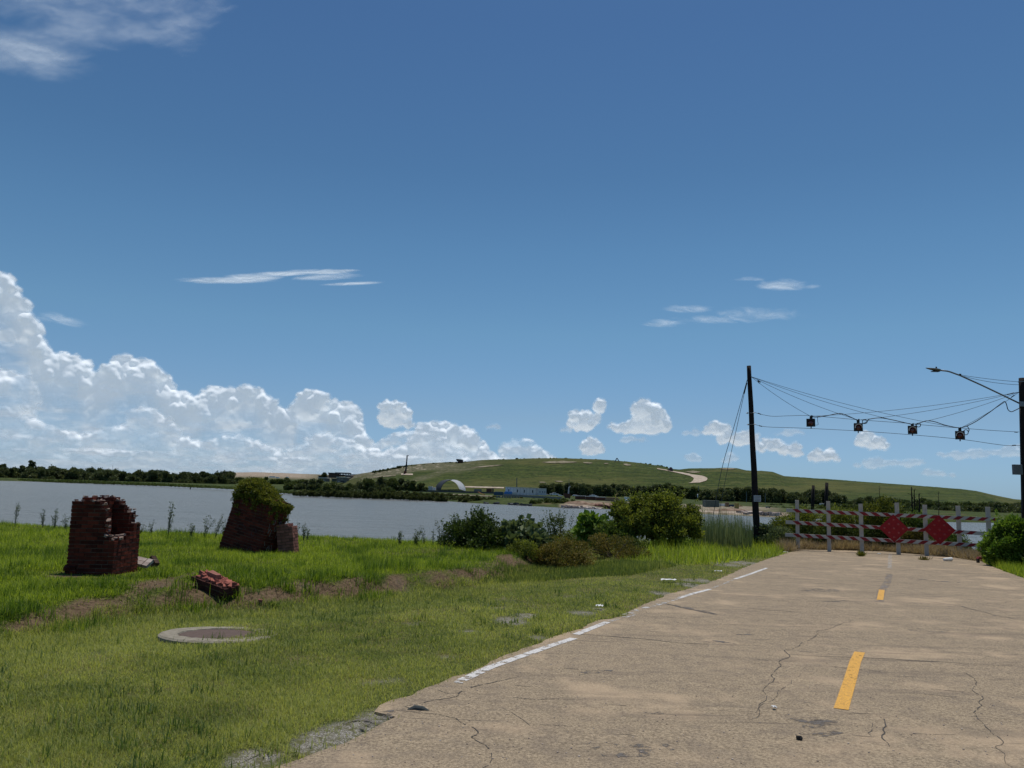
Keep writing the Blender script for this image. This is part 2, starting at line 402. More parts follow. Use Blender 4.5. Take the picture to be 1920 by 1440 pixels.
# foot of the little bank that lifts the left meadow above the verge
BANK = ppts([(-900, 1300), (-300, 1235), (0, 1192), (120, 1165), (230, 1140), (330, 1132), (430, 1128), (520, 1128), (600, 1112), (660, 1112), (760, 1100), (880, 1088), (960, 1078), (1010, 1062), (1030, 1040), (1042, 1022)])
BANK = np.concatenate([BANK, BANK[-1:] + np.array([[1.5, 8.], [4., 60.]])])
EDGE_PX = [(0, 986), (60, 988), (120, 994), (200, 1000), (300, 1003), (400, 1006), (500, 1010), (560, 1011), (700, 1017), (820, 1022), (900, 1022)]
def z_meadow(x, y): return -.08 - .006 * y
_e = []
for px, py in EDGE_PX:
    u, v = ray(px, py - 3); _e.append((u, min(60, (1.6 + .08) / (-(v) - .006))))
EU = np.array([q[0] for q in _e]); EY = np.array([q[1] for q in _e])
def near_z(x, y, rough=True):
    x = np.asarray(x, float); y = np.asarray(y, float)
    s = polydist(x, y, BANK)
    z0 = -SL * np.clip(y, -30, 60) - .15 * sst(s, -2.6, -.4) * sst(y, 5, 11)
    wob = (fbm(x * .8, y * .8, 5, 3) - .5) * .5
    up = sst(s + wob, -.05, .75)
    zm = z_meadow(x, y) + (fbm(x * .35, y * .35, 8, 3) - .5) * .12
    z = z0 + np.maximum(zm - z0, .02) * up
    if rough: z = z + (fbm(x * 3, y * 3, 11, 3) - .5) * .05 * (.4 + up) + (fbm(x * .5, y * .5, 12, 2) - .5) * .05
    u = x / np.maximum(y, 4)
    ye = np.interp(u, EU, EY); ye = ye + np.clip((u - EU[-1]) * 90, 0, 12)
    over = np.maximum(y - ye, 0)
    z = z - np.where(over > 0, .55 * (np.sqrt(over * over + 1.2) - 1.095), 0)
    return np.where(y > 12, np.maximum(z, -12), z)
ROADPOLY_PX = [(1840, 1053), (1796, 1046), (1733, 1040), (1660, 1034), (1600, 1032), (1500, 1030), (1478, 1036), (1440, 1048), (1400, 1062), (1372, 1075), (1340, 1089), (1290, 1104), (1245, 1117), (1205, 1136), (1180, 1146), (1166, 1156), (1122, 1163), (1090, 1178),
    (1060, 1188), (1030, 1198), (990, 1214), (950, 1228), (915, 1245), (880, 1262), (850, 1268), (826, 1280), (800, 1288), (772, 1304), (735, 1312), (712, 1322), (702, 1334), (742, 1344), (716, 1356), (690, 1372), (650, 1392), (600, 1408), (560, 1424), (520, 1444), (470, 1480), (380, 1560), (200, 1750)]
RP = list(map(tuple, ppts(ROADPOLY_PX)))
VX, VY = RP[5][0], RP[5][1]
ROADPOLY = RP + [(-9., -6.), (-12., -40.), (26., -40.), (22., 2.), (17.5, 14.), plane(1960, 1100), plane(1920, 1084), plane(1880, 1070)]
# uneven edge: add small bites
def roughen(P, amp, seg):
    out = []
    for i in range(len(P)):
        a = np.array(P[i]); b = np.array(P[(i + 1) % len(P)]); L = np.hypot(*(b - a)); n = max(1, int(L / seg)) if L < 8 else 1
        nv = np.array([-(b - a)[1], (b - a)[0]]) / max(L, 1e-6)
        for k in range(n):
            t = k / n; p = a + (b - a) * t
            if n > 1: p = p + nv * (float(fbm(p[0] * 5, p[1] * 5, 3, 3)) - .5) * amp
            out.append(tuple(p))
    return out
ROADEDGE = roughen(ROADPOLY, .16, .12)
def road_mask(x, y): return inpoly(np.asarray(x, float), np.asarray(y, float), ROADPOLY)

def warp_axis(a, b, c, fine, ratio):
    """coordinates fine near c, growing outwards"""
    r = [c]; s = fine
    while r[-1] < b:
        r.append(r[-1] + s)
        if r[-1] - c > 20: s *= ratio
    l = [c]; s = fine
    while l[-1] > a:
        l.append(l[-1] - s)
        if c - l[-1] > 20: s *= ratio
    return np.array(l[:0:-1] + r)
gx = warp_axis(-400, 400, -2, .14, 1.12); gy = warp_axis(-300, 70, 18, .14, 1.14)
GX, GY = np.meshgrid(gx, gy)
GZ = near_z(GX, GY)
rd = inpoly(GX, GY, ROADPOLY); band = np.abs(polydist(GX, GY, np.array(ROADPOLY + ROADPOLY[:1])))
zr = -SL * np.clip(GY, -30, 60)
GZ = np.where(rd, zr - .03 - .05 * sst(band, 0, .6), GZ)
GZ = np.where(~rd, GZ + (zr + .0 - GZ) * (1 - sst(band, .05, .5)) * (GY < 34) - .012 * (1 - sst(band, 0, .5)), GZ)

# ---- ground material: soil, thatch and short grass, with bare patches where the verge is worn
BARE_PX = [(960, 1168, 44, 9), (985, 1158, 30, 6), (1010, 1195, 22, 4), (700, 1282, 50, 7), (740, 1276, 30, 6), (1090, 1150, 34, 5), (1120, 1144, 20, 4), (1310, 1088, 34, 4), (1290, 1096, 26, 4), (1240, 1112, 24, 4),
    (640, 1372, 60, 22), (590, 1392, 50, 16), (700, 1345, 44, 20), (750, 1330, 40, 12), (470, 1425, 60, 20), (880, 1185, 26, 3), (830, 1233, 14, 3), (1390, 1055, 40, 6), (1360, 1058, 30, 5)]
SOIL_PX = [(110, 1165, 60, 14), (420, 1130, 60, 14), (370, 1100, 50, 14), (520, 1110, 30, 14), (660, 1095, 30, 8), (170, 1148, 60, 16), (60, 1172, 34, 10), (265, 1108, 40, 12), (210, 1150, 30, 12), (480, 1134, 36, 9), (560, 1104, 30, 12), (585, 1118, 22, 10), (340, 1085, 30, 12), (740, 1098, 26, 6), (830, 1092, 30, 4), (950, 1050, 24, 10), (985, 1062, 26, 7), (300, 1098, 60, 12), (120, 1082, 40, 6)]
def patch_field(lst, x, y):
    u = x / np.maximum(y, .5); f = np.zeros(np.shape(x))
    for px, py, rx, ry in lst:
        cx, cy = plane(px, py); ex = abs(plane(px + rx, py)[0] - cx); ey = abs(plane(px, py - ry)[1] - cy) + .05
        if (px, py, rx, ry) in SOIL_PX:      # these lie on the raised meadow
            p = ground_hit(px, py); cx, cy = p.x, p.y
        f = np.maximum(f, 1.15 - ((x - cx) / ex) ** 2 - ((y - cy) / ey) ** 2)
    return f
def ground_hit(px, py):
    """where the view ray through a pixel meets the near ground"""
    u, v = ray(px, py); ys = np.arange(3.5, 62, .05); zz = near_z(u * ys, ys); below = 1.6 + v * ys <= zz
    i = int(np.argmax(below)) if below.any() else len(ys) - 1
    return Vector((u * ys[i], ys[i], float(zz[i])))
BF = patch_field(BARE_PX, GX, GY) * 1.0 + (fbm(GX * 1.7, GY * 1.7, 21, 4) - .5) * 1.6
SF = patch_field(SOIL_PX, GX, GY) + (fbm(GX * 1.7, GY * 1.7, 22, 4) - .5) * 1.4
bank_s = polydist(GX, GY, BANK)
SF = np.maximum(SF, (sst(bank_s, .05, .35) * (1 - sst(bank_s, .5, .9))) * sst(fbm(GX * .9, GY * .9, 23, 3), .40, .55) * sst(GX, -14, -3) * .9)
bare = sst(BF, .25, 1.0); soil = sst(SF, .3, .9)
dirt_road_edge = (1 - sst(band, .05, .45)) * (~rd)
def mat_ground():
    m, p = newmat('turf_ground'); q = pos()
    n1 = noise(q, 1.1, 5., .6); n2 = noise(q, 14., 6., .7); n3 = noise(q, 90., 3., .6); n4 = noise(q, .35, 3.)
    g = mixc(n2.step(.35, .65), (.045, .060, .016), (.125, .135, .036)); g = mixc(n1.step(.45, .62), g, (.14, .125, .050))
    s = mixc(n2.step(.3, .7), (.060, .040, .022), (.20, .135, .080)); s = mixc(n3.step(.55, .75) * .6, s, (.38, .28, .18))
    b = mixc(n3.step(.42, .62), (.14, .125, .095), (.44, .41, .36)); b = mixc(n2.step(.45, .62), b, (.12, .115, .055))
    c = mixc(attr('soil'), g, s); c = mixc(attr('bare'), c, b)
    sock(p, 'Base Color', c); p.inputs['Roughness'].default_value = .95; p.inputs['Specular IOR Level'].default_value = .1
    bump(p, n2 + n3 * .5, .8, .03); return m
M_GROUND = mat_ground()
keep = np.ones(GX.size, bool)
me = rawmesh('ground', np.stack([GX, GY, GZ], -1).reshape(-1, 3), grid_faces(*GX.shape), M_GROUND, True, va={'bare': bare.ravel() * .95, 'soil': np.maximum(soil, .0).ravel()})
tag(mobj('ground', me), kind='structure')

# ---- water
def mat_water():
    m, p = newmat('murky_bay_water'); q = pos()
    n = noise(mapv(q, .08, .35, 1.), 1., 3., .5)
    sock(p, 'Base Color', mixc(n.step(.35, .65), (.205, .215, .195), (.245, .250, .225)))
    p.inputs['Roughness'].default_value = .28; p.inputs['IOR'].default_value = 1.33; p.inputs['Specular IOR Level'].default_value = .35
    h = noise(mapv(q, .5, 1.6, 1.), 1., 5., .65) + noise(mapv(q, .12, .3, 1.), 1., 2., .5) * 1.2
    bump(p, h, 1., 1.1); return m
WZ = -2.8
MW = mat_water()
me = rawmesh('water', [(-4000, 20, WZ), (4000, 20, WZ), (4000, 7000, WZ), (-4000, 7000, WZ)], np.array([[0, 1, 2, 3]]), MW)
tag(mobj('water', me), kind='structure')

# ---- far shore, marsh and the long landfill hill (polar grid around the near bank)
def interp_px(pts, axis_f):
    a = np.array([axis_f(*p) for p in pts]); o = np.argsort(a[:, 0]); return a[o]
SHORE = [(-900, 873), (-300, 892), (0, 901.5), (80, 903), (150, 906), (300, 911), (420, 916), (560, 927), (620, 930), (700, 933), (780, 936), (900, 944), (1000, 949), (1060, 952.5), (1140, 954.5), (1240, 960), (1320, 964), (1400, 967), (1500, 972), (1660, 977), (1850, 980), (2200, 989), (2800, 1006)]
CREST = [(-900, 859), (0, 887), (300, 894), (390, 893), (420, 886.5), (480, 885.5), (560, 888.5), (600, 890), (640, 891), (670, 889.5), (700, 884.5), (730, 879), (760, 873.5), (800, 869.5), (840, 867), (870, 867), (905, 863), (950, 862), (1000, 860.5), (1060, 860), (1120, 862), (1160, 865), (1200, 869), (1240, 875), (1262, 880), (1275, 881), (1290, 879), (1340, 878.5), (1360, 877.5), (1382, 878.5), (1400, 883), (1432, 884), (1450, 886),
    (1470, 893), (1500, 895.5), (1550, 898.5), (1600, 902.5), (1650, 906), (1700, 909.5), (1750, 913.5), (1800, 917), (1830, 920.5), (1870, 930), (1900, 936), (2000, 944), (2800, 969)]
uS = interp_px(SHORE, lambda x, y: (ray(x, y)[0], -4.4 / ray(x, y)[1]))
uC = interp_px(CREST, lambda x, y: ray(x, y))
def shoreY(u): return np.interp(u, uS[:, 0], uS[:, 1])
def u_of(px): return ray(px, 880)[0]
def crestY(u): return np.interp(u, [u_of(q) for q in (-900, 380, 600, 680, 760, 1060, 1300, 1500, 1800, 1950, 2800)], [1300, 1300, 1200, 760, 700, 650, 620, 590, 540, 500, 500])
def baseY(u): return np.interp(u, [u_of(q) for q in (-900, 380, 600, 680, 760, 1060, 1300, 1500, 1800, 2800)], [900, 900, 760, 500, 480, 450, 430, 400, 350, 330])
def far_z(u, y, rough=True):
    ys = shoreY(u); t = y - ys
    x = u * y
    z = WZ - .5 + .9 * sst(t, -3, 2) + 1.0 * sst(t, 4, 22)
    z = z + (fbm(x * .05, y * .03, 41, 3) - .5) * .4 * sst(t, 4, 14)
    zc = 1.6 + np.interp(u, uC[:, 0], uC[:, 1]) * crestY(u)
    b, c = np.maximum(baseY(u), ys + 25), crestY(u)
    k = np.clip((y - b) / (c - b), 0, 1)
    prof = np.sin(k * np.pi / 2) ** 1.15
    z = z + (zc - z) * prof * (y <= c)
    back = np.clip((y - c) / 500, 0, 1)
    z = np.where(y > c, zc - (zc + 7) * sst(back, 0, 1), z)
    if rough: z = z + (fbm(x * .09, y * .05, 43, 4) - .5) * 1.0 * sst(k, .03, .4) * (y <= c) * (1 - sst(k, .8, 1.)) + (fbm(x * .6, y * .4, 47, 3) - .5) * .35 * sst(k, .5, .9) * (k < 1.001) * (c < 900)
    return z
us = np.concatenate([np.linspace(-1.6, -.75, 20)[:-1], np.linspace(-.75, .75, 620), np.linspace(.75, 1.8, 26)[1:]])
tt = np.concatenate([np.linspace(-6, 30, 19), ])
rows = []
for u in us:
    ys = shoreY(u); b = max(baseY(u), ys + 25); c = crestY(u)
    rows.append(np.concatenate([ys + tt, np.linspace(ys + 31, b, 8)[1:] if b > ys + 33 else np.linspace(ys + 30.5, ys + 32, 7), np.linspace(max(b, ys + 33), c, 46)[1:], c + np.array([6, 20, 60, 140, 260, 420, 600]), [7000]]))
FY = np.array(rows).T; FU = np.broadcast_to(us, FY.shape)
FZ = far_z(FU, FY); FX = FU * FY
def mat_far():
    m, p = newmat('far_land'); q = pos()
    n = noise(mapv(q, .05, .03, .4), 1., 6., .65); n2 = noise(mapv(q, .4, .2, 1.5), 1., 5., .7); n3 = noise(mapv(q, .012, .01, .1), 1., 3.)
    g = mixc(n.step(.35, .65), (.048, .070, .014), (.078, .100, .022)); g = mixc(n2.step(.40, .62) * .85, g, (.026, .038, .010)); g = mixc(n3.step(.48, .6) * .6, g, (.115, .108, .034)); g = mixc(noise(mapv(q, .03, .25, .9), 1., 5., .6).step(.50, .60) * .65, g, (.028, .044, .012)); g = mixc(noise(mapv(q, .012, .30, 1.3), 1., 6., .65).step(.54, .60) * .55, g, (.125, .125, .040)); g = mixc(noise(mapv(q, .25, .14, .5), 1., 3., .6).step(.64, .68) * .8, g, (.018, .028, .010))
    scrub = mixc(n2.step(.35, .6), (.055, .062, .028), (.17, .155, .09)); scrub = mixc(noise(mapv(q, .1, .05, .9), 1., 5., .7).step(.56, .62), scrub, (.38, .32, .24))
    c = mixc(attr('scrub'), g, scrub)
    marsh = mixc(n2.step(.4, .6), (.034, .050, .013), (.070, .088, .022)); marsh = mixc(n.step(.58, .68), marsh, (.11, .09, .042))
    c = mixc(attr('marsh'), c, marsh)
    c = mixc(attr('sand'), c, mixc(n2.step(.35, .6), (.22, .155, .105), (.44, .36, .28)))
    sock(p, 'Base Color', c); p.inputs['Roughness'].default_value = .95; p.inputs['Specular IOR Level'].default_value = .1
    bump(p, n2, .6, 1.); return m
T_ = FY - shoreY(FU); K_ = np.clip((FY - baseY(FU)) / (crestY(FU) - baseY(FU)), 0, 1)
pxs = 960 + F * FU * .993
nz = fbm(FX * .05, FY * .03, 61, 4); nz2 = fbm(FX * .12, FY * .06, 66, 4)
marsh = (1 - sst(K_, 0, .06))
scr = sst(pxs, 560, 640) * (1 - sst(pxs, 800, 960)) * sst(K_ + (nz - .5) * .5, .30, .5)
scr = np.maximum(scr, sst(K_ + (nz - .5) * .25, .86, .95) * (1 - sst(pxs, 1480, 1560)) * .85 * sst(pxs, 600, 660))
mound = (1 - sst(pxs, 560, 640)) * sst(K_, .2, .5) * .9
yard = sst(pxs, 1050, 1075) * (1 - sst(pxs, 1420, 1480)) * sst(T_, 5, 9) * (1 - sst(T_, 40, 60)) * (.55 + .45 * sst(nz2, .4, .6))
beach = sst(pxs, 1048, 1065) * (1 - sst(pxs, 1470, 1500)) * sst(T_, -1, 1) * (1 - sst(T_, 9, 13)) * sst(nz2, .3, .5)
me = rawmesh('far_shore', np.stack([FX, FY, FZ], -1).reshape(-1, 3), grid_faces(*FY.shape), mat_far(), True,
    va={'marsh': marsh.ravel(), 'scrub': scr.ravel(), 'sand': np.clip(np.maximum(np.maximum(mound, yard * .8), beach), 0, 1).ravel()})
tag(mobj('hill_terrain', me), kind='structure')
def far_hit(px, py, ymin=None):
    u, v = ray(px, py); ys = shoreY(u); Yr = np.linspace(max(ys - 4, 20), crestY(u) + 2, 1500); zz = far_z(np.full(Yr.shape, u), Yr); below = 1.6 + v * Yr <= zz
    i = int(np.argmax(below)) if below.any() else len(Yr) - 2
    return Vector((u * Yr[i], Yr[i], float(zz[i])))
def far_ribbon(name, left, right, mat, lift=.35):
    """a strip lying on the hill; both edges given as lists of pixels"""
    V = []; n = len(left)
    for a, b in zip(left, right):
        pa, pb = far_hit(*a), far_hit(*b)
        for k in range(5):
            t = k / 4; q = pa.lerp(pb, t); V.append((q.x, q.y, float(far_z(q.x / q.y, q.y)) + lift))
    o = mobj(name, rawmesh(name, V, grid_faces(n, 5), mat, True)); return tag(o, kind='structure')
def resample(P, n):
    P = np.array(P, float); d = np.concatenate([[0], np.cumsum(np.hypot(*np.diff(P, axis=0).T))]); t = np.linspace(0, d[-1], n)
    return list(zip(np.interp(t, d, P[:, 0]), np.interp(t, d, P[:, 1])))
def mat_dirt(name, c1, c2, sc=1.):
    m, p = newmat(name); q = pos(); n = noise(q, sc, 6., .65); sock(p, 'Base Color', mixc(n.step(.3, .7), c1, c2)); p.inputs['Roughness'].default_value = .95; p.inputs['Specular IOR Level'].default_value = .1; return m
M_TRACK = mat_dirt('pale_track', (.34, .27, .20), (.56, .47, .37), .4)
TU = [(1232, 878.5), (1248, 881), (1262, 884), (1280, 886.5), (1300, 890.5), (1318, 893), (1327, 897), (1325, 902), (1312, 905.5)]
TL = [(1232, 880), (1248, 882.6), (1262, 885.6), (1278, 889), (1294, 893), (1301, 897), (1300, 901), (1296, 905), (1290, 906.5)]
far_ribbon('hill_track', resample(TU, 40), resample(TL, 40), M_TRACK, .3)
far_ribbon('yard_track', resample([(872, 912.4), (945, 914.2)], 16), resample([(872, 914.6), (945, 916.6)], 16), M_TRACK, .3)
M_SCAR = mat_dirt('dry_scar', (.13, .115, .065), (.33, .28, .20), .25)
for a, b, c, d, r in ((882, 878, 945, 872, 1.2), (1016, 867.5, 1082, 867, 2.2), (1092, 868, 1112, 869, 1.2), (1132, 870, 1142, 869.5, 1.), (1168, 871, 1184, 873, 1.5), (1010, 905, 1024, 905.5, 1.1), (1040, 903, 1056, 904, 1.3), (1285, 885, 1314, 886, 2.), (1350, 880, 1380, 879.5, 1.2)):
    n = 14; xs = np.linspace(a, c, n); ysx = np.linspace(b, d, n); w = np.sin(np.linspace(0.05, math.pi - .05, n)) * r * (.6 + .8 * fbm(xs * .15, xs * 0, 5, 3))
    far_ribbon('bare_scar', list(zip(xs, ysx - w)), list(zip(xs, ysx + w)), M_SCAR, .35)

# ---- road slab with its paint, joints and cracks
def flat_poly(name, P, lift, mat, kind='structure'):
    from mathutils.geometry import tessellate_polygon
    V = [Vector((x, y, -SL * max(-30, y) + lift)) for x, y in P]; T = tessellate_polygon([V])
    me = D.meshes.new(name); me.from_pydata(V, [], [tuple(t) for t in T]); me.materials.append(mat); me.update()
    if sum(p.normal.z for p in me.polygons) < 0: me.flip_normals()
    return tag(mobj(name, me), kind=kind)
def mat_road():
    m, p = newmat('old_concrete'); q = pos()
    fine = noise(q, 48., 5., .8); gr = noise(q, 150., 3., .6); mid = noise(q, 5., 6., .65); big = noise(q, .8, 5., .6); tr = noise(mapv(q, .5, 3.2, 1.), 1., 5., .6)
    c = mixc(fine.step(.35, .65), (.180, .138, .090), (.475, .372, .245)); c = mixc(gr.step(.62, .72) * .6, c, (.70, .61, .49)); c = mixc(gr.step(.42, .30) * .8, c, (.075, .058, .044))
    sp2 = noise(q, 28., 3., .7); c = mixc(sp2.step(.54, .66) * .55, c, (.13, .10, .075)); c = mixc(mid.step(.42, .68) * .40, c, (.17, .135, .105)); c = mixc(big.step(.50, .66) * .55, c, (.52, .385, .25)); c = mixc(tr.step(.52, .68) * .34, c, (.15, .12, .092)); c = mixc(noise(mapv(q, .35, 7., 1.), 1., 6., .7).step(.60, .66) * .45, c, (.105, .084, .066))
    sock(p, 'Base Color', c); p.inputs['Roughness'].default_value = .92; p.inputs['Specular IOR Level'].default_value = .15
    bump(p, fine + gr * .8 + mid * .6, .55, .008); return m
M_ROAD = mat_road()
V = [(x, y, -SL * max(-30, y)) for x, y in ROADEDGE]; nE = len(V)
flat_poly('road', ROADEDGE, 0., M_ROAD)
side = V + [(x, y, z - .12) for x, y, z in V]
tag(mobj('road_edge', rawmesh('road_edge', side, np.array([[i, (i + 1) % nE, (i + 1) % nE + nE, i + nE] for i in range(nE)]), M_ROAD)), kind='structure')
def worn(name, c1, c2, keep, sc=9., sx=1., sy=1.):
    """road paint that has flaked away in places"""
    m, p = newmat(name); q = pos(); n = noise(mapv(q, sx, sy, 1.), sc, 7., .75); f = noise(q, 60., 3.)
    sock(p, 'Base Color', mixc(f.step(.35, .7), c2, c1)); p.inputs['Roughness'].default_value = .75
    t = N.nt.nodes.new('ShaderNodeBsdfTransparent'); mx = N.nt.nodes.new('ShaderNodeMixShader')
    N.nt.links.new(n.step(keep, keep + .07).v, mx.inputs[0]); N.nt.links.new(t.outputs[0], mx.inputs[1]); N.nt.links.new(p.outputs[0], mx.inputs[2])
    N.nt.links.new(mx.outputs[0], N.nt.nodes['Material Output'].inputs[0]); return m
M_YEL = worn('yellow_paint', (.80, .42, .045), (.52, .27, .05), .34); M_WHT = worn('white_paint', (.74, .72, .68), (.50, .47, .43), .40); M_WHT2 = worn('faded_white_paint', (.62, .60, .55), (.42, .39, .35), .50)
M_SMUDGE = worn('dark_stain', (.085, .074, .062), (.14, .115, .09), .50, 6.); M_TAR = worn('grey_patch', (.25, .20, .155), (.17, .145, .12), .47, 7.)
def strip_px(name, pts, w, mat, lift=.004, seg=.25, taper=False, jit=0., kind='structure'):
    P = [np.array(plane(*p)) for p in pts]; Q = []
    for a, b in zip(P[:-1], P[1:]):
        n = max(1, int(np.hypot(*(b - a)) / seg)); Q += [a + (b - a) * k / n for k in range(n)]
    Q.append(P[-1]); Q = np.array(Q)
    if jit: Q[1:-1] += (np.stack([fbm(Q[1:-1, 0] * 3, Q[1:-1, 1] * 3, 71, 3), fbm(Q[1:-1, 0] * 3, Q[1:-1, 1] * 3, 72, 3)], -1) - .5) * jit * 2
    T = np.gradient(Q, axis=0); T /= np.maximum(np.hypot(T[:, 0], T[:, 1]), 1e-6)[:, None]; Nn = np.stack([-T[:, 1], T[:, 0]], -1)
    ww = np.full(len(Q), w / 2)
    if taper: ww = ww * (.35 + .65 * np.sin(np.linspace(.12, math.pi - .12, len(Q)))) * (.5 + fbm(Q[:, 0] * 6, Q[:, 1] * 6, 73, 2))
    A_ = Q + Nn * ww[:, None]; B_ = Q - Nn * ww[:, None]
    return np.concatenate([np.concatenate([A_, (-SL * A_[:, 1] + lift)[:, None]], 1), np.concatenate([B_, (-SL * B_[:, 1] + lift)[:, None]], 1)]), np.array([[i, i + 1, i + 1 + len(Q), i + len(Q)] for i in range(len(Q) - 1)])
def multi(name, items, mat, **k):
    V = []; Fc = []; b = 0
    for pts, w in items:
        v, f = strip_px(name, pts, w, mat, **k); V.append(v); Fc.append(f + b); b += len(v)
    me = rawmesh(name, np.concatenate(V), np.concatenate(Fc), mat)
    return tag(mobj(name, me), kind='structure')
multi('yellow_centre_line', [([(1577, 1330), (1594, 1275), (1604, 1240), (1612, 1223)], .115), ([(1650, 1125), (1653.5, 1106)], .115)], M_YEL, seg=.3)
multi('road_centre_patch', [([(1648, 1128), (1653, 1108), (1664, 1092), (1668, 1076)], .16)], M_TAR, lift=.002)
multi('faded_centre_line', [([(1668, 1066), (1669.5, 1038)], .13)], M_WHT2, lift=.004)
multi('white_edge_line', [([(866, 1276), (920, 1251), (985, 1228)], .105), ([(988, 1227), (1030, 1212), (1076, 1197)], .105), ([(1080, 1190), (1110, 1178), (1139, 1166.5)], .105), ([(1270, 1122.5), (1300, 1113), (1331, 1105)], .10), ([(1378, 1086), (1408, 1076), (1438, 1065)], .10)], M_WHT)
multi('faded_edge_line', [([(1140, 1166), (1190, 1152)], .10), ([(1172, 1153), (1200, 1143), (1240, 1132), (1270, 1123)], .11), ([(858, 1281), (868, 1275)], .09), ([(1331, 1105), (1378, 1086)], .06)], M_WHT2)
CR = [([(735, 1331), (800, 1336), (850, 1345), (885, 1362), (895, 1378), (885, 1384), (905, 1398), (918, 1414), (915, 1424), (905, 1440)], .022), ([(785, 1331), (760, 1322), (800, 1318), (860, 1302), (900, 1285), (930, 1275), (980, 1268)], .03),
    ([(800, 1290), (840, 1300), (872, 1297)], .014), ([(850, 1345), (905, 1343)], .010), ([(885, 1362), (820, 1358)], .008), ([(945, 1330), (980, 1350), (1000, 1362), (1060, 1360)], .012),
    ([(1070, 1189), (1150, 1194), (1200, 1198), (1280, 1206), (1330, 1209)], .028), ([(1180, 1152), (1230, 1156), (1290, 1160), (1320, 1156)], .018), ([(1240, 1130), (1290, 1142), (1330, 1150), (1345, 1152)], .05),
    ([(1480, 1228), (1600, 1233), (1680, 1236), (1760, 1241), (1840, 1246), (1930, 1250)], .022), ([(1400, 1141), (1450, 1144), (1500, 1149)], .03), ([(1430, 1054), (1560, 1058), (1668, 1065), (1760, 1071), (1860, 1077), (1910, 1079)], .045),
    ([(1450, 1082), (1580, 1088), (1680, 1092), (1800, 1101), (1930, 1112)], .026), ([(1660, 1120), (1740, 1128), (1800, 1136), (1860, 1152), (1920, 1163)], .024), ([(1740, 1146), (1800, 1151), (1860, 1155)], .014), ([(1800, 1133), (1860, 1132), (1930, 1126)], .016),
    ([(1560, 1156), (1600, 1162), (1580, 1170), (1540, 1182), (1510, 1204), (1480, 1224), (1455, 1260), (1430, 1310), (1405, 1350)], .014), ([(1580, 1158), (1640, 1161)], .014), ([(1820, 1260), (1832, 1300), (1840, 1320), (1834, 1350), (1870, 1390), (1900, 1440)], .012),
    ([(1650, 1345), (1660, 1380), (1668, 1400)], .016), ([(1636, 1355), (1634, 1380)], .010), ([(1400, 1098), (1470, 1101), (1560, 1106)], .014), ([(1340, 1120), (1420, 1124), (1500, 1130), (1560, 1126), (1600, 1128)], .012), ([(1435, 1076), (1500, 1082)], .020), ([(1400, 1340), (1460, 1300), (1500, 1262)], .006)]
CR = [(p_, w_ * (.42 if i_ < 6 else .7)) for i_, (p_, w_) in enumerate(CR)]
multi('slab_joints', [c_ for c_ in CR if c_[1] > .0150], worn('joint_dirt', (.085, .068, .050), (.040, .034, .025), .33, 7.), lift=.0035, seg=.06, taper=True, jit=.05)
CR = [c_ for c_ in CR if c_[1] <= .0150]; rj = random.Random(21)
for _ in range(46):                             # short worn streaks across the slab
    x0, y0 = rj.uniform(900, 1850), 1065 + 330 * rj.random() ** 1.5; ln = rj.uniform(20, 110); y1 = y0 + ln * rj.uniform(-.01, .11); CR.append(([(x0, y0), (x0 + ln * .5, (y0 + y1) / 2 + rj.uniform(-1, 1)), (x0 + ln, y1)], rj.uniform(.004, .012)))
CR = [(p_, w_) for p_, w_ in CR if all(bool(road_mask(*map(np.array, plane(*q)))) for q in p_)]
multi('road_joints', CR, worn('crack_dirt_worn', (.070, .055, .040), (.035, .030, .022), .42, 11.), lift=.003, seg=.06, taper=True, jit=.09)
multi('road_stains', [([(1080, 1262), (1150, 1258)], .30), ([(1500, 1108), (1570, 1106)], .5), ([(1300, 1200), (1380, 1206)], .22), ([(1120, 1410), (1260, 1400)], .35), ([(1480, 1352), (1540, 1346)], .3), ([(1700, 1180), (1790, 1184)], .4), ([(1200, 1340), (1240, 1336)], .2), ([(1700, 1085), (1800, 1092)], .5), ([(1378, 1189), (1416, 1190)], .22), ([(1420, 1237), (1450, 1238)], .16), ([(1250, 1132), (1300, 1142), (1345, 1153)], .22), ([(1455, 1180), (1478, 1181)], .10), ([(1560, 1350), (1530, 1380)], .35), ([(700, 1344), (748, 1338)], .5), ([(1500, 1222), (1540, 1223)], .10), ([(1740, 1138), (1775, 1142)], .12), ([(1862, 1154), (1900, 1160)], .14), ([(1540, 1128), (1590, 1126)], .2), ([(1340, 1166), (1372, 1168)], .15), ([(660, 1362), (700, 1352)], .5)], M_SMUDGE, lift=.002, taper=True)
# ------------------------------------------------------------------ materials of built things
M_BRICK = paint('old_brick', (.165, .034, .018), (.045, .012, .008), .9, sc=9., spec=.15, b=.5)
M_BRICKW = paint('warm_brick', (.36, .155, .115), (.15, .065, .050), .9, sc=9., spec=.15, b=.5)
M_MORT = paint('lime_mortar', (.17, .115, .08), (.04, .026, .02), .95, sc=7., spec=.1, b=.6)
M_RUB = paint('pale_rubble', (.52, .45, .39), (.26, .20, .17), .95, sc=14., spec=.1, b=.6)
M_CONC = paint('pale_concrete', (.38, .34, .27), (.15, .13, .09), .95, sc=12., spec=.15, b=.4)
M_RUST = paint('rusty_cover', (.15, .10, .08), (.085, .06, .045), .9, sc=14., b=.4)
M_POST = paint('grey_white_post', (.54, .48, .405), (.36, .32, .27), .7, sc=5.)
M_WHITE = paint('sheeting_white', (.56, .51, .45), (.36, .33, .29), .55, sc=4.)
M_RED = paint('sheeting_red', (.30, .018, .020), (.19, .012, .014), .5, sc=5.)
M_DRED = paint('diamond_red', (.34, .006, .010), (.27, .005, .008), .5, sc=3.)
M_REFL = paint('reflector_red', (.42, .05, .045), (.36, .03, .03), .25, sc=3., spec=.6)
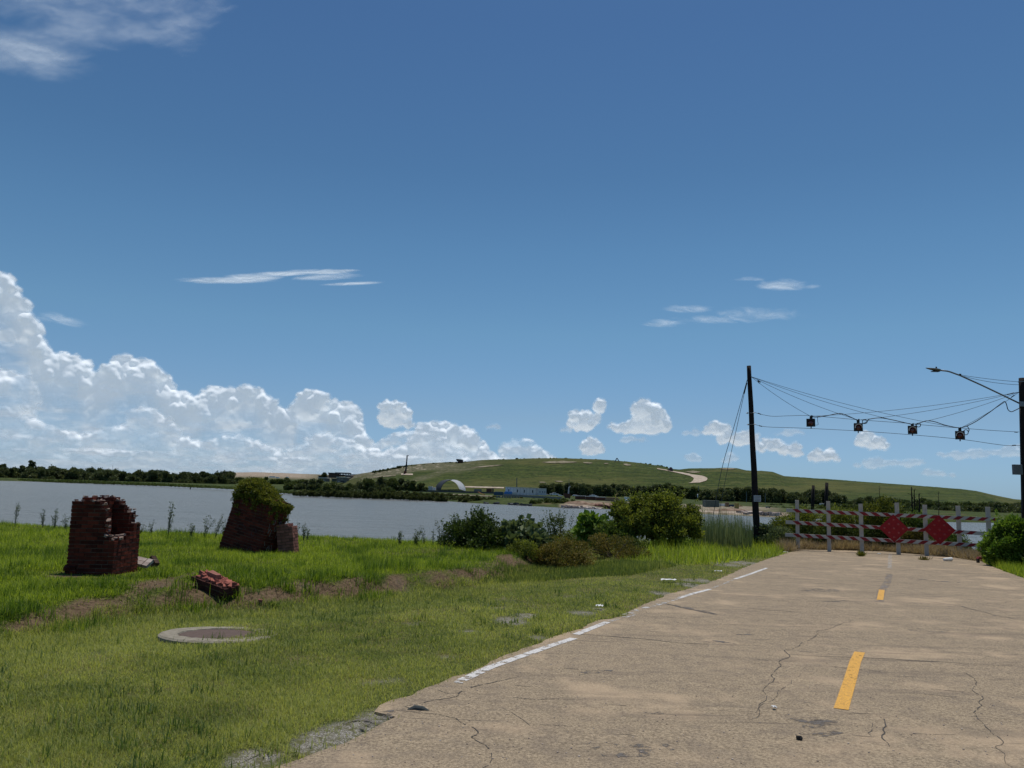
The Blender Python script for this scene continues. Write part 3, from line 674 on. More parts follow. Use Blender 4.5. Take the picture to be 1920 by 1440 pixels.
M_POLE = paint('creosote_wood', (.030, .024, .021), (.012, .010, .010), .85, sc=5., spec=.15, b=.6)
M_WIRE = paint('wire', (.045, .055, .06), None, .6)
M_CABLE = paint('black_cable', (.022, .026, .03), None, .6)
M_STEEL = paint('galvanised_steel', (.26, .28, .29), (.16, .17, .18), .5, .6)
M_BLACK = paint('black_housing', (.018, .017, .017), None, .5)
M_LENS = paint('dark_red_lens', (.10, .008, .008), (.05, .004, .004), .2, spec=.6)
M_PALE = paint('pale_metal', (.62, .60, .56), (.42, .40, .38), .55)
M_GREYBOX = paint('grey_box', (.16, .17, .17), None, .6)

# ------------------------------------------------------------------ brickwork
def brickwork(name, nx, ny, nz, occ, mats, parent=None, cell=.11, ch=.076, rg=None, M=None):
    """bricks two cells long in running bond; occ(i, j, k) says which half-brick cells stand"""
    rg = rg or random.Random(3); b = MB(); g = lambda i, j, k: 0 <= i < nx and 0 <= j < ny and 0 <= k < nz and occ(i, j, k)
    G = np.array([[[g(i, j, k) for k in range(nz)] for j in range(ny)] for i in range(nx)], bool)
    q = lambda i, j, k: 0 <= i < nx and 0 <= j < ny and 0 <= k < nz and G[i, j, k]
    ox, oy = -nx * cell / 2, -ny * cell / 2
    done = set()
    for k in range(nz):
        for j in range(ny):
            for i in range(nx):
                if not G[i, j, k]: continue
                nb = [q(i - 1, j, k), q(i + 1, j, k), q(i, j - 1, k), q(i, j + 1, k), q(i, j, k - 1), q(i, j, k + 1)]
                if all(nb): continue
                e = .013                        # mortar set back from every open face
                x0 = ox + i * cell + (0 if nb[0] else e); x1 = ox + (i + 1) * cell - (0 if nb[1] else e)
                y0 = oy + j * cell + (0 if nb[2] else e); y1 = oy + (j + 1) * cell - (0 if nb[3] else e)
                z0 = k * ch; z1 = (k + 1) * ch - (0 if nb[5] else e * .8)
                b.box(((x0 + x1) / 2, (y0 + y1) / 2, (z0 + z1) / 2), (x1 - x0, y1 - y0, z1 - z0), M, rg.uniform(.2, .8), 1)
                if (i, j, k) in done: continue
                odd = (k % 2) ^ 0; pair = (i + odd) % 2 == 0 and q(i + 1, j, k) and j in (0, ny - 1) or ((i + odd) % 2 == 0 and q(i + 1, j, k))
                l = 2 if pair else 1
                if pair: done.add((i + 1, j, k))
                jx = rg.uniform(-.003, .003); jy = rg.uniform(-.004, .004); t = min(1, max(0, rg.gauss(.45, .28)))
                b.box((ox + (i + l / 2) * cell + jx, oy + (j + .5) * cell + jy, (k + .5) * ch), (l * cell - .011, cell - .009, ch - .013), M, t, 0, jit=.0035)
    return b.build(name, mats, parent)
def rubble_lumps(b, n, cx, cy, cz, rx, ry, rz, s0, s1, rg, m=0):
    for _ in range(n):
        c = (cx + rg.uniform(-rx, rx), cy + rg.uniform(-ry, ry), cz + rg.uniform(-rz, rz)); s = rg.uniform(s0, s1)
        R_ = Matrix.Translation(c) @ Matrix.Rotation(rg.uniform(0, 6.3), 4, 'Z') @ Matrix.Rotation(rg.uniform(-.6, .6), 4, 'X')
        b.box((0, 0, 0), (s * rg.uniform(.8, 1.7), s * rg.uniform(.7, 1.1), s * rg.uniform(.4, .8)), R_, rg.uniform(0, 1), m, jit=s * .16)
# 1: broken hollow chamber, nearest the left edge
def H1(i, j):
    if j <= 1: return (19, 19, 19, 19, 19, 17, 10, 9)[i] if j == 0 else (19, 20, 20, 19, 18, 16, 10, 10)[i]
    if j >= 5: return (20, 20, 20, 20, 19, 18, 16, 13)[i] - (1 if j == 6 and i in (0, 5) else 0)
    if i <= 3: return 18 + ((i * 5 + j * 3) % 2)
    if i >= 7: return (0, 0, 9, 10, 11)[j]
    return 7 + (i + j) % 2
p1 = ground_hit(192, 1073); t = empty('brick_ruin', p1 - Vector((0, 0, .04)), math.radians(-7))
t.rotation_euler = (0, math.radians(-1.2), math.radians(-6))
tag(t, 'hollow dark red brick stump with a broken open right side, furthest left', 'brick ruin')
brickwork('brick_wall', 8, 7, 20, lambda i, j, k: k < H1(i, j), [M_BRICK, M_MORT], t, ch=.069, rg=random.Random(5))
b = MB(); rg = random.Random(9)
for i in range(8):
    for j in range(7):
        h = H1(i, j) * .069
        if rg.random() < (.75 if i < 6 else .5): rubble_lumps(b, 2, (i - 3.5) * .11, (j - 3) * .11, h + .008, .04, .04, .010, .025, .06, rg)
for i, y_, z in ((5.4, -.33, 1.28), (5.5, -.33, 1.18), (5.7, -.33, 1.06), (5.8, -.33, .95), (5.8, -.33, .86), (5.9, -.33, .78), (4.9, -.33, 1.38), (7.2, .3, .99), (6.9, .3, 1.14), (6.2, .3, 1.25), (6.8, -.3, .72), (7.3, -.2, .74), (6.3, -.3, .74)):
    rubble_lumps(b, 3, (i - 3.5) * .11, y_, z * .91, .04, .03, .02, .03, .055, rg)
b.build('mortar_rubble', paint('brick_rubble', (.36, .27, .22), (.13, .075, .055), .95, sc=14., spec=.1, b=.6), t)['kind'] = 'stuff'
# 2: leaning solid stump under a mat of vine
p2 = ground_hit(468, 1036) + Vector((-.17, .25, 0))
def lean(loc, rz, ax, ay): return Matrix.Translation(loc) @ Matrix.Rotation(ay, 4, 'Y') @ Matrix.Rotation(ax, 4, 'X') @ Matrix.Rotation(rz, 4, 'Z')
t2 = empty('leaning_brick_ruin'); t2.matrix_world = lean(p2 + Vector((-.03, 0, -.22)), math.radians(-24), math.radians(-4), math.radians(12.5))
tag(t2, 'tall dark brick stump leaning to the right with green vine on its top', 'brick ruin')
brickwork('brick_wall', 12, 6, 24, lambda i, j, k: k < 22 + (1 if 2 < i < 9 and 1 < j < 5 else 0) + ((i * j) % 2 if 3 < i < 8 else 0), [M_BRICK, M_MORT], t2, rg=random.Random(6))
b = MB(); M_CHALK = paint('faded_paint_marks', (.27, .22, .19), (.12, .08, .07), .9)
def ring(b, cx, cz, rx, rz, yf, w=.012, a0=0, a1=6.28, n=14):
    for k in range(n):
        u0 = a0 + (a1 - a0) * k / n; u1 = a0 + (a1 - a0) * (k + 1) / n
        b.tube([(yf, cx + rx * math.cos(u0), cz + rz * math.sin(u0)), (yf, cx + rx * math.cos(u1), cz + rz * math.sin(u1))], w, 4, cap=False)
yf = 12 * .11 / 2 - .004
for cx, cz, rx, rz in ((-.12, 1.12, .04, .07), (.0, .96, .035, .075), (.12, 1.12, .03, .05), (-.05, .42, .045, .08)): ring(b, cx, cz, rx, rz, yf)
for a, c in (((-.26, 1.05), (-.22, .82)), ((-.12, .92), (-.14, .74)), ((.12, 1.0), (.10, .72)), ((.2, 1.02), (.17, .86)), ((-.26, .6), (-.2, .5)), ((.05, .55), (.1, .35)), ((-.24, .82), (-.17, .95))):
    b.tube([(yf, a[0], a[1]), (yf, c[0], c[1])], .011, 4, cap=False)
b.build('graffiti', M_CHALK, t2)['kind'] = 'stuff'
b = MB(); yb = -6 * .11 / 2 + .004
for cx, cz, rx, rz in ((.30, .75, .07, .10), (.33, .3, .06, .09), (-.15, .8, .12, .06)):
    for k in range(12):
        u0 = 6.28 * k / 14; u1 = 6.28 * (k + 1) / 14
        b.tube([(cx + rx * math.cos(u0), yb, cz + rz * math.sin(u0)), (cx + rx * math.cos(u1), yb, cz + rz * math.sin(u1))], .009, 4, cap=False)
b.build('graffiti', paint('dim_paint_marks', (.10, .065, .06), (.05, .03, .03), .9), t2)['kind'] = 'stuff'
# 3: low slab propped beside it
p3 = ground_hit(542, 1037) + Vector((0, -.1, 0))
t3 = empty('brick_slab'); t3.matrix_world = lean(p3 + Vector((.03, 0, -.08)), math.radians(-8), 0, math.radians(-8))
tag(t3, 'short reddish brick slab propped against the right foot of the leaning stump', 'brick slab')
brickwork('brick_face', 4, 3, 11, lambda i, j, k: k < 11 - (i > 2), [M_BRICKW, M_MORT], t3, rg=random.Random(7))
# 4: fallen block in the bare bank
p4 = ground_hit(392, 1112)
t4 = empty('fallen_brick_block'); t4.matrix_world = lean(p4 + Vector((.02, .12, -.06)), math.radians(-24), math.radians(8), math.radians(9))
tag(t4, 'fallen block of brickwork with a sunlit red top, lying on the bare bank', 'brick block')
rgb_ = random.Random(8)
brickwork('brick_face', 7, 3, 3, lambda i, j, k: not (k == 0 and (i > 5 or i < 2)) and not (k == 1 and i < 1), [paint('weathered_shaded_brick', (.085, .030, .022), (.028, .014, .012), .9, sc=12., spec=.15, b=.6), M_MORT], t4, rg=rgb_)  # dark courses: weathered sides, with the front's shade painted into the brick colour
b = MB(); rubble_lumps(b, 46, 0, 0, .245, .34, .13, .012, .05, .10, rgb_); b.build('broken_top', paint('red_brick', (.40, .14, .10), (.20, .065, .05), .9, sc=12., spec=.15, b=.5), t4)['kind'] = 'stuff'  # lighter red paints in the sunlit top
b = MB(); b.box((-.08, .02, .30), (.24, .10, .065), Matrix.Rotation(-.12, 4, 'Z'), .7, jit=.008)
b.build('loose_brick', M_BRICKW, t4)
# 5-9: small fragments
def fragment(px, py, nx, ny, nz, rz, ax, ay, dz, label, mats, cat='brick fragment', sc=1.):
    p = ground_hit(px, py); o = brickwork('brick_fragment', nx, ny, nz, lambda i, j, k: (i * 3 + j * 5 + k * 7) % 11 > 0, mats, None, rg=random.Random(px))
    o.matrix_world = lean(p + Vector((0, .05, dz + .05)), rz, ax, ay) @ Matrix.Scale(sc, 4); return tag(o, label, cat, 'brick fragments fallen round the ruins')
fragment(243, 1069, 7, 2, 1, -.12, .5, .10, .10, 'long flat strip of fallen brickwork sloping down beside the broken stump', [M_RUB, M_MORT])
fragment(282, 1068, 2, 1, 2, -.5, .3, .6, .03, 'tilted grey brick end at the right tip of the fallen strip', [M_MORT, M_RUB])
fragment(213, 1074, 2, 2, 2, .4, 0, .1, -.01, 'pale mortar lump at the right foot of the broken stump', [M_RUB, M_MORT])
fragment(176, 1079, 2, 1, 1, .2, 0, .1, -.01, 'small pink brick piece in the grass before the broken stump', [M_BRICKW, M_RUB])
fragment(129, 1077, 2, 2, 2, .3, .2, 0, -.03, 'dark brick lump at the left foot of the broken stump', [M_BRICK, M_MORT], sc=.9)
fragment(480, 1138, 2, 1, 1, .2, 0, .1, -.01, 'pink brick piece on the bare soil right of the fallen block', [M_BRICKW, M_RUB], sc=.7)
fragment(455, 1146, 1, 1, 1, .6, 0, .1, -.01, 'tiny pale brick crumb at the lower edge of the bare soil', [M_RUB, M_RUB], sc=.7)
# old round cover set in the verge
p5 = Vector((*plane(412, 1190), 0)); p5.z = float(near_z(p5.x, p5.y)) + .016
t5 = empty('manhole_slab', p5, .1); t5.rotation_euler = (math.radians(-3.2), math.radians(1.), .15)
tag(t5, 'round pale concrete slab with a brown centre, half grown over in the verge', 'manhole')
n = 48; V = []; prof = [(.0, -.10), (.66, -.10), (.67, -.005), (.645, .012), (.45, .012), (.44, -.012), (0, -.012)]
bm = MB(); vs = []
for r, z in prof:
    for k in range(n):
        a = 2 * math.pi * k / n; w = 1 + .02 * math.sin(3 * a + r * 9); vs.append((r * w * math.cos(a), r * w * math.sin(a), z + (random.uniform(-.004, .004) if .4 < r < .65 else 0)))
fs = [(i * n + k, i * n + (k + 1) % n, (i + 1) * n + (k + 1) % n, (i + 1) * n + k) for i in range(1, 5) for k in range(n)]
bm.add(vs, fs); bm.build('concrete_ring', M_CONC, t5)
bm = MB(); vs = [(.438 * math.cos(2 * math.pi * k / n), .438 * math.sin(2 * math.pi * k / n), -.001) for k in range(n)] + [(.42 * math.cos(2 * math.pi * k / n), .42 * math.sin(2 * math.pi * k / n), .006) for k in range(n)]
bm.add(vs, [(k, (k + 1) % n, (k + 1) % n + n, k + n) for k in range(n)] + [tuple(range(n, 2 * n))])
bm.build('cover', M_RUST, t5)

# ------------------------------------------------------------------ barricade across the end of the road
LA = Vector((*plane(1494, 1031), 0)); LB = Vector((*plane(1797, 1044), 0))
def on_line(px, py):
    """point of the barricade's upright plane seen at a pixel"""
    u, v = ray(px, py); d = LB - LA
    Yv = (LA.x * d.y - LA.y * d.x) / (u * d.y - d.x); return Vector((u * Yv, Yv, 1.6 + v * Yv))
ldir = (LB - LA).normalized(); lrot = math.atan2(ldir.y, ldir.x)
bar = empty('road_barricade', Vector((LA.x, LA.y, -SL * LA.y)), lrot)
tag(bar, 'wide barricade of grey posts with red and white striped rails across the road end', 'barricade')
inv = bar.matrix_basis.inverted()
def loc(px, py): return inv @ on_line(px, py)
POSTS = [(1494.5, 938, 1032), (1553, 940, 1034), (1614, 945, 1036), (1682, 943, 1040), (1734.5, 947, 1041), (1797, 949, 1046), (1853, 951, 1048)]
for px, yt, yb in POSTS:
    a = loc(px, yt); z0 = loc(px, yb).z - .1; b = MB()
    b.box((a.x, .085, (a.z + z0) / 2), (.155, .13, a.z - z0), t=.55); b.box((a.x, .085, a.z + .004), (.165, .14, .012), t=.8)
    if px in (1614, 1682, 1734.5): b.box((a.x + .01, .085 - .067, a.z - .20), (.03, .006, .12), t=.1)
    b.build('post', M_POST, bar, bevel=.008)
M_BOLT = M_STEEL
for (xa, ya), (xb, yb), hh in (((1474, 956.6), (1874, 974.5), .155), ((1473, 978.8), (1849, 1000.5), .155), ((1472, 1002.5), (1836, 1022.5), .155)):
    a = loc(xa, ya); c = loc(xb, yb); L = c - a; n = 34; b = MB()
    ang_ = math.atan2(L.z, L.x); R_ = Matrix.Translation((a + c) / 2) @ Matrix.Rotation(-ang_, 4, 'Y')
    b.box((0, -.02, 0), (L.length, .04, hh), R_, t=.6); rail = b.build('rail', M_WHITE, bar, bevel=.003)
    cxm = loc(1680, 985).x - (a.x + c.x) / 2; st = MB(); per = .455; w = .235; h2 = hh / 2 - .004
    k = -20
    while k < 20:
        x = cxm + (k + .25) * per; sl = .10 * (1 if x < cxm - .05 else -1)     # chevrons meet at the middle
        if -L.length / 2 + .05 < x - w and x + w < L.length / 2 + .1:
            xx = [x - w / 2 - sl, x + w / 2 - sl, x + w / 2 + sl, x - w / 2 + sl]
            xx = [max(-L.length / 2, min(L.length / 2, q)) for q in xx]
            st.prism([(xx[0], h2), (xx[1], h2), (xx[2], -h2), (xx[3], -h2)], -.0435, -.0415, R_, t=.5 + .2 * math.sin(k * 2.1))
        k += 1
    st.build('stripes', M_RED, rail)
for px, py, hw, lab in ((1675.2, 990.5, .59, 'red diamond sign with nine reflectors bolted left of the barricade middle'), (1760.8, 993.2, .61, 'red diamond sign with nine reflectors bolted to the right half of the barricade')):
    c = on_line(px, py); d = empty('diamond_sign', c + Vector((ldir.y, -ldir.x, 0)) * .07, lrot); tag(d, lab, 'sign', 'red diamond markers on the barricade')
    b = MB(); b.prism([(0, hw), (hw, 0), (0, -hw), (-hw, 0)], -.004, .004); b.build('plate', M_DRED, d)
    q = hw * .62
    for ix in (-1, 0, 1):
        for iz in (-1, 0, 1):
            x = (ix + iz) * q / 2; z = (iz - ix) * q / 2; r = MB(); r.tube([(x, -.004, z), (x, -.014, z), (x, -.02, z)], [.045, .045, .03], 14); r.build('reflector', M_REFL, d)

# ------------------------------------------------------------------ poles, wires, beacons
YP = 36.
def wire(name, pts, r, mat, label, cat, group=None, parent=None, sag=0., n=14):
    P = [Vector(p) for p in pts]; out = []
    if len(P) == 2: out = [P[0].lerp(P[1], k / n) - Vector((0, 0, sag * 4 * (k / n) * (1 - k / n))) for k in range(n + 1)]
    else:
        for i in range(len(P) - 1):             # smooth curve through the points
            p0, p1_, p2_, p3_ = P[max(i - 1, 0)], P[i], P[i + 1], P[min(i + 2, len(P) - 1)]
            for k in range(6):
                t = k / 6; out.append(.5 * ((2 * p1_) + (p2_ - p0) * t + (2 * p0 - 5 * p1_ + 4 * p2_ - p3_) * t * t + (3 * p1_ - p0 - 3 * p2_ + p3_) * t ** 3))
        out.append(P[-1])
    b = MB(); b.tube(out, r, 5, cap=False); o = b.build(name, mat, parent, smooth=True)
    return tag(o, label, cat, group) if label else o
base = at(1420.5, 1002, YP); base.z = float(near_z(base.x, base.y)) - .3; top = at(1404.3, 686, YP + .2)
lp = empty('utility_pole', base); tag(lp, 'tall leaning black wooden pole without a lamp, left of the barricade', 'pole')
b = MB(); lt = top - base; b.tube([lt * k / 14 + Vector((math.sin(k * 1.3) * .008, 0, 0)) for k in range(15)], [.165 - .066 * k / 14 for k in range(15)], 14); b.build('shaft', M_POLE, lp, smooth=True)
b = MB(); q = at(1417.8, 934.5, YP) - base; b.box((q.x, q.y - .17, q.z), (.33, .012, .29), t=.8)
pl_ = b.build('notice_plate', paint('notice', (.50, .52, .53), (.36, .38, .39), .6), lp)
b = MB()
for i in range(4):
    for j in range(5): b.box((q.x - .11 + j * .055, q.y - .178, q.z + .10 - i * .065), (.038, .004, .035), t=.3)
b.build('printed_grid', paint('notice_print', (.20, .21, .22), None, .7), pl_)['kind'] = 'stuff'
for xa, ya in ((1402.5, 774.5), (1404, 796)):
    a = at(xa - 3.5, ya, YP) - base; c = at(xa + 13, ya - .5, YP) - base; b = MB(); b.tube([a, c], .018, 6); b.box((a.x + .06, a.y, a.z), (.02, .05, .08)); b.build('through_bolt', M_STEEL, lp)
for dx in (0, 9):
    a = at(1401, 712, YP); c = at(1352 + dx, 886 + dx, YP - 0.); e = at(1352 + dx - 24, 886 + dx + 88, YP + .2); e = Vector((e.x, e.y, float(near_z(e.x, e.y)) + .05)); wire('guy_wire', [a, c.lerp(a, .5), c, e], .011 if dx else .013, M_WIRE, 'thin guy wire slanting from the left pole down behind the bush, ' + ('nearer the pole' if dx else 'further from the pole'), 'guy wire', 'guy wires of the left pole')
b = MB(); a = at(1400, 718, YP) - base; c = at(1395, 738, YP) - base; b.tube([a, c], .03, 6); b.build('guy_insulator', M_BLACK, lp)
YR = 33.
rbase = at(1925, 1015, YR); rbase.z = float(near_z(rbase.x, rbase.y)) - .2; rtop = at(1917.5, 709, YR)
rp = empty('street_lamp', rbase); tag(rp, 'black wooden pole at the right edge carrying a long-armed street lamp', 'street lamp')
b = MB(); rt = rtop - rbase; b.tube([rt * k / 12 for k in range(13)], [.20 - .05 * k / 12 for k in range(13)], 14); b.build('shaft', M_POLE, rp, smooth=True)
L_ = lambda x, y, dy=0.: at(x, y, YR + dy) - rbase
b = MB(); b.tube([L_(1914, 757.5), L_(1880, 741), L_(1840, 722), L_(1800, 704), L_(1782, 697.4), L_(1776, 695.8), L_(1762, 694.2)], .034, 8); arm = b.build('lamp_arm', M_STEEL, rp, smooth=True)
b = MB()
c0, c1 = L_(1763.5, 693.6), L_(1736, 689.8); dd = c1 - c0
for wv, hv, tt_ in (((.05, .035), None, .5),): pass
sec = [(0., .05, .05), (.12, .13, .075), (.35, .17, .085), (.6, .15, .06), (.85, .10, .035), (1., .03, .015)]; vs = []
for t_, w_, h_ in sec:
    o = c0 + dd * t_
    for k in range(12):
        a = 2 * math.pi * k / 12; z = math.sin(a) * h_ * (.45 if math.sin(a) > 0 else 1.); vs.append(o + Vector((0, math.cos(a) * w_, z)))
b.add(vs, [(i * 12 + k, i * 12 + (k + 1) % 12, (i + 1) * 12 + (k + 1) % 12, (i + 1) * 12 + k) for i in range(len(sec) - 1) for k in range(12)] + [tuple(range(11, -1, -1)), tuple(range(60, 72))])
hd = b.build('lamp_head', M_STEEL, rp, smooth=True)
b = MB(); o = L_(1755.5, 689.6); b.tube([o - Vector((0, 0, .05)), o, o + Vector((0, 0, .05))], [.03, .035, .02], 10); b.build('photocell', M_BLACK, hd)
b = MB(); o = L_(1754, 696.5); b.box(tuple(o), (.32, .20, .03)); b.build('lamp_glass', M_BLACK, hd, bevel=.01)
wire('arm_stay', [L_(1801, 703), L_(1911, 716)], .009, M_WIRE, None, None, None, rp, .03); wire('arm_stay', [L_(1801, 704), L_(1911, 721.5)], .009, M_WIRE, None, None, None, rp, .08)
b = MB(); o = L_(1800, 702.5); b.box(tuple(o), (.07, .07, .07)); b.build('stay_clamp', M_BLACK, rp)
b = MB(); o = L_(1917, 757.5, -.17); b.box(tuple(o), (.22, .06, .22)); b.build('arm_bracket', M_STEEL, rp, bevel=.01)
b = MB(); b.tube([L_(1912.2, 766, -.12), L_(1914, 840, -.12), L_(1917, 940, -.14), L_(1919, 1000, -.15)], .024, 6); b.build('conduit', M_BLACK, rp, smooth=True)
b = MB(); o = L_(1907.5, 880.5, -.2); b.box(tuple(o), (.36, .16, .43)); b.build('control_box', M_GREYBOX, rp, bevel=.012)
b = MB(); o = L_(1917, 716, -.0); b.tube([o - Vector((0, 0, .02)), o + Vector((0, 0, .02))], .158, 14); b.build('band', M_STEEL, rp)
# beacons on the span
def Yw(px): return YP + (YR - YP) * (px - 1408) / (1912 - 1408)
def W_(px, py, dy=0.): return at(px, py, Yw(px) + dy)
BE = [(1520, 792.5, 780), (1609.5, 801, 787), (1711, 806, 795), (1800, 816, 802.5)]
names = ['leftmost', 'second from left', 'third from left', 'rightmost']
bc = None
for i, (px, py, ty) in enumerate(BE):
    c = W_(px, py); s = .172
    r = empty('flashing_beacon', c, math.radians((-30, -17, -22, -27)[i])); tag(r, ('red beacon with no bright hood, leftmost on the span wire', 'hooded square beacon, second from left on the span wire beside a cable loop', 'hooded square beacon with the brightest white visor rim, third from left', 'hooded square beacon nearest the lamp pole with a large cable loop')[i], 'beacon', 'red flashing beacons hung across the road')
    b = MB(); b.box((0, .10, 0), (2 * s, .2, 2 * s)); b.box((0, -.003, 0), (2 * s + .03, .014, 2 * s + .03)); b.build('housing', M_BLACK, r, bevel=.012)
    b = MB(); b.tube([(0, -.01, -.01), (0, -.02, -.01), (0, -.034, -.01)], [.125, .12, .06], 20); b.build('lens', M_LENS, r, smooth=True)
    b = MB(); nn = 14; a0, a1 = (-.25, math.pi + .25) if i else (.3, math.pi - .3); dep = .15 if i else .04
    vs = []
    for k in range(nn + 1):
        a = a0 + (a1 - a0) * k / nn
        for yy, rr in ((-.01, .158), (-dep, .158), (-dep, .128), (-.01, .128)): vs.append((rr * math.cos(a), yy, rr * math.sin(a) - .01))
    fs = [(k * 4 + j, k * 4 + (j + 1) % 4, (k + 1) * 4 + (j + 1) % 4, (k + 1) * 4 + j) for k in range(nn) for j in range(4)]
    b.add(vs, fs); b.build('visor', M_PALE if i else M_BLACK, r, smooth=False)  # pale colour paints in the sunlit rim of the hoods
    b = MB(); hz = (py - ty) / F * Yw(px); b.tube([(0, .1, s), (0, .1, hz - .02)], .028, 8); b.box((.01, .1, hz - .07), (.12, .07, .13)); b.box((.04, .1, hz), (.05, .09, .09)); b.build('hanger', M_CABLE, r); b = MB(); b.tube([(0, .1, -s), (0, .1, -s - .085)], .024, 8); b.build('drain_nipple', M_CABLE, r)
A0 = W_(1408, 706); A1 = at(1911, 735, YR)
for i, (px, py, ty) in enumerate(BE):
    c = W_(px, ty + .5, .1)
    wire('support_wire', [A0, c], .0085, M_WIRE, 'thin wire from the left pole top down to the %s beacon' % names[i], 'wire', 'support wires of the beacon span', sag=.10 + .03 * i)
    wire('support_wire', [c, A1], .0085, M_WIRE, 'thin wire from the %s beacon up to the lamp pole' % names[i], 'wire', 'support wires of the beacon span', sag=.16 - .03 * i)
wire('tether_wire', [W_(1415, 773.5), W_(1430, 777.5), W_(1450, 780.5), W_(1480, 779.6), W_(1520, 779.5, .1), W_(1609, 787, .1), W_(1700, 793.5, .1), W_(1711, 795, .1), W_(1800, 802.5, .1), W_(1860, 807), W_(1911, 810)], .010, M_WIRE, 'upper horizontal tether wire running through the four beacon hangers', 'wire')
wire('tether_wire', [W_(1417, 796.5), W_(1440, 800.5), W_(1500, 802.5), W_(1600, 807.5), W_(1700, 814.5), W_(1800, 823.5), W_(1860, 832), W_(1890, 835.5), W_(1913, 835)], .010, M_WIRE, 'lower horizontal tether wire passing just under the beacons', 'wire')
CB = [('signal cable arched between the leftmost and second beacons', [(1522, 781.5), (1533, 782), (1550, 779.5), (1570, 775.5), (1580, 776), (1595, 782), (1608, 788.5)]),
      ('signal cable arched between the second and third beacons', [(1612, 795), (1619, 794), (1626, 790), (1630, 786), (1650, 783.5), (1672, 787), (1694, 792), (1709, 795.5)]),
      ('signal cable arched between the third and rightmost beacons', [(1716, 797), (1722, 794), (1730, 791), (1738, 789), (1752, 790.5), (1770, 796.5), (1790, 801), (1799, 802)]),
      ('signal cable climbing from the rightmost beacon to the lamp pole', [(1803, 801.5), (1812, 799), (1830, 790), (1856, 772.5), (1878, 756), (1884, 753), (1887, 758), (1890, 768), (1896, 772), (1904, 769), (1911, 765.5)])]
for lab, P in CB: wire('signal_cable', [W_(x, y, .1) for x, y in P], .0185, M_CABLE, lab, 'cable', 'signal cables between the beacons')
wire('signal_cable', [W_(1533, 781.5, .1), W_(1533, 790, .1), W_(1534, 796, .1), W_(1529, 797, .1), W_(1527, 796, .1)], .010, M_CABLE, 'short cable drop on the right side of the leftmost beacon', 'cable')
for cx, cy, rx, ry, lab in ((1621.5, 790.5, 4.6, 3.8, 'small round cable coil beside the second beacon'), (1722.3, 797, 4., 3.6, 'small thick cable coil beside the third beacon'), (1811, 810.5, 4.6, 4.8, 'large cable coil right of the rightmost beacon')):
    wire('cable_coil', [W_(cx + rx * math.cos(a * .5236), cy + ry * math.sin(a * .5236), .1) for a in range(13)], .017, M_CABLE, lab, 'cable', 'cable coils at the beacons')
wire('cable_coil', [W_(1812, 799, .1), W_(1815, 801, .1), W_(1817, 806, .1), W_(1815.5, 810, .1)], .017, M_CABLE, 'curved cable tail above the large coil', 'cable')
for (x, y), (x2, y2), lab in (((1420, 712), (1426, 717), 'dark wire grip just right of the left pole top'), ((1421, 714), (1424, 719), 'second dark wire grip at the left pole top'), ((1421, 774.5), (1427, 777), 'wire grip on the upper tether beside the left pole'), ((1423, 798), (1429, 799.5), 'wire grip on the lower tether beside the left pole'),
    ((1888, 740), (1901, 736.5), 'long wire grip beside the lamp pole'), ((1896, 745), (1902, 741), 'short wire grip beside the lamp pole'), ((1902, 810), (1908, 810.3), 'wire grip at the right end of the upper tether'), ((1898, 835), (1905, 834.8), 'wire grip at the right end of the lower tether')):
    wire('wire_grip', [W_(x, y), W_(x2, y2)], .022, M_CABLE, lab, 'wire grip', 'dark grips on the span wires', n=2)
# two old black stub posts behind the barricade and bare vine-hung snags
for x, yt, yb, w, lab in ((1524.2, 910, 975, .085, 'shorter of two black posts rising behind the barricade'), (1549.5, 905, 975, .095, 'taller of two black posts rising behind the barricade')):
    a = at(x - 1.5, yb, 41); c = at(x + .8, yt, 41); b = MB(); b.tube([a, a.lerp(c, .5), c], [w * 1.05, w, w * .85], 10); tag(b.build('old_post', M_POLE, smooth=True), lab, 'post', 'old black posts behind the barricade')
for x, yt, w, Yd, lab in ((1709.5, 913, .05, 40, 'left dead stem standing above the brush behind the barricade'), (1714.5, 918, .04, 40, 'thin dead stem between two others behind the barricade'), (1723.5, 926, .05, 39, 'right dead stem standing above the brush behind the barricade'), (1649, 911, .035, 60, 'faint thin dead stem left of the taller ones'), (1760, 921, .03, 60, 'short faint dead stem above the right diamond sign')):
    b = MB(); a = at(x, 985, Yd); c = at(x - .6, yt, Yd); b.tube([a, a.lerp(c, .5) + Vector((.03, 0, 0)), c], [w, w * .8, w * .4], 6)
    for k in range(5):
        q = a.lerp(c, .5 + .1 * k); b.tube([q, q + Vector((random.uniform(-.25, .25), 0, random.uniform(.05, .3)))], w * .25, 4)
    tag(b.build('dead_stem', M_POLE), lab, 'dead tree', 'dead stems behind the barricade')

# ------------------------------------------------------------------ litter and small things on the road and verge
def on_road(px, py): x, y = plane(px, py); return Vector((x, y, -SL * y))
def scrap(px, py, w, h, mat, label, cat, curl=.3, gnd=True, rz=0., name='paper_scrap'):
    p = on_road(px, py) if gnd else ground_hit(px, py) + Vector((0, 0, .03)); b = MB(); n = 6; vs = []
    for i in range(n + 1):
        for j in range(4):
            x = (i / n - .5) * w; y = (j / 3 - .5) * h; vs.append((x, y, .012 + curl * w * .5 * abs(math.sin(i * 1.3 + j)) + random.uniform(0, .01)))
    b.add(vs, [(i * 4 + j, i * 4 + j + 1, (i + 1) * 4 + j + 1, (i + 1) * 4 + j) for i in range(n) for j in range(3)])
    o = b.build(name, mat); o.location = p; o.rotation_euler = (0, 0, rz); sd_ = o.modifiers.new('s', 'SOLIDIFY'); sd_.thickness = .004; return tag(o, label, cat)
M_PAPER = paint('white_paper', (.85, .84, .80), (.70, .69, .66), .6)
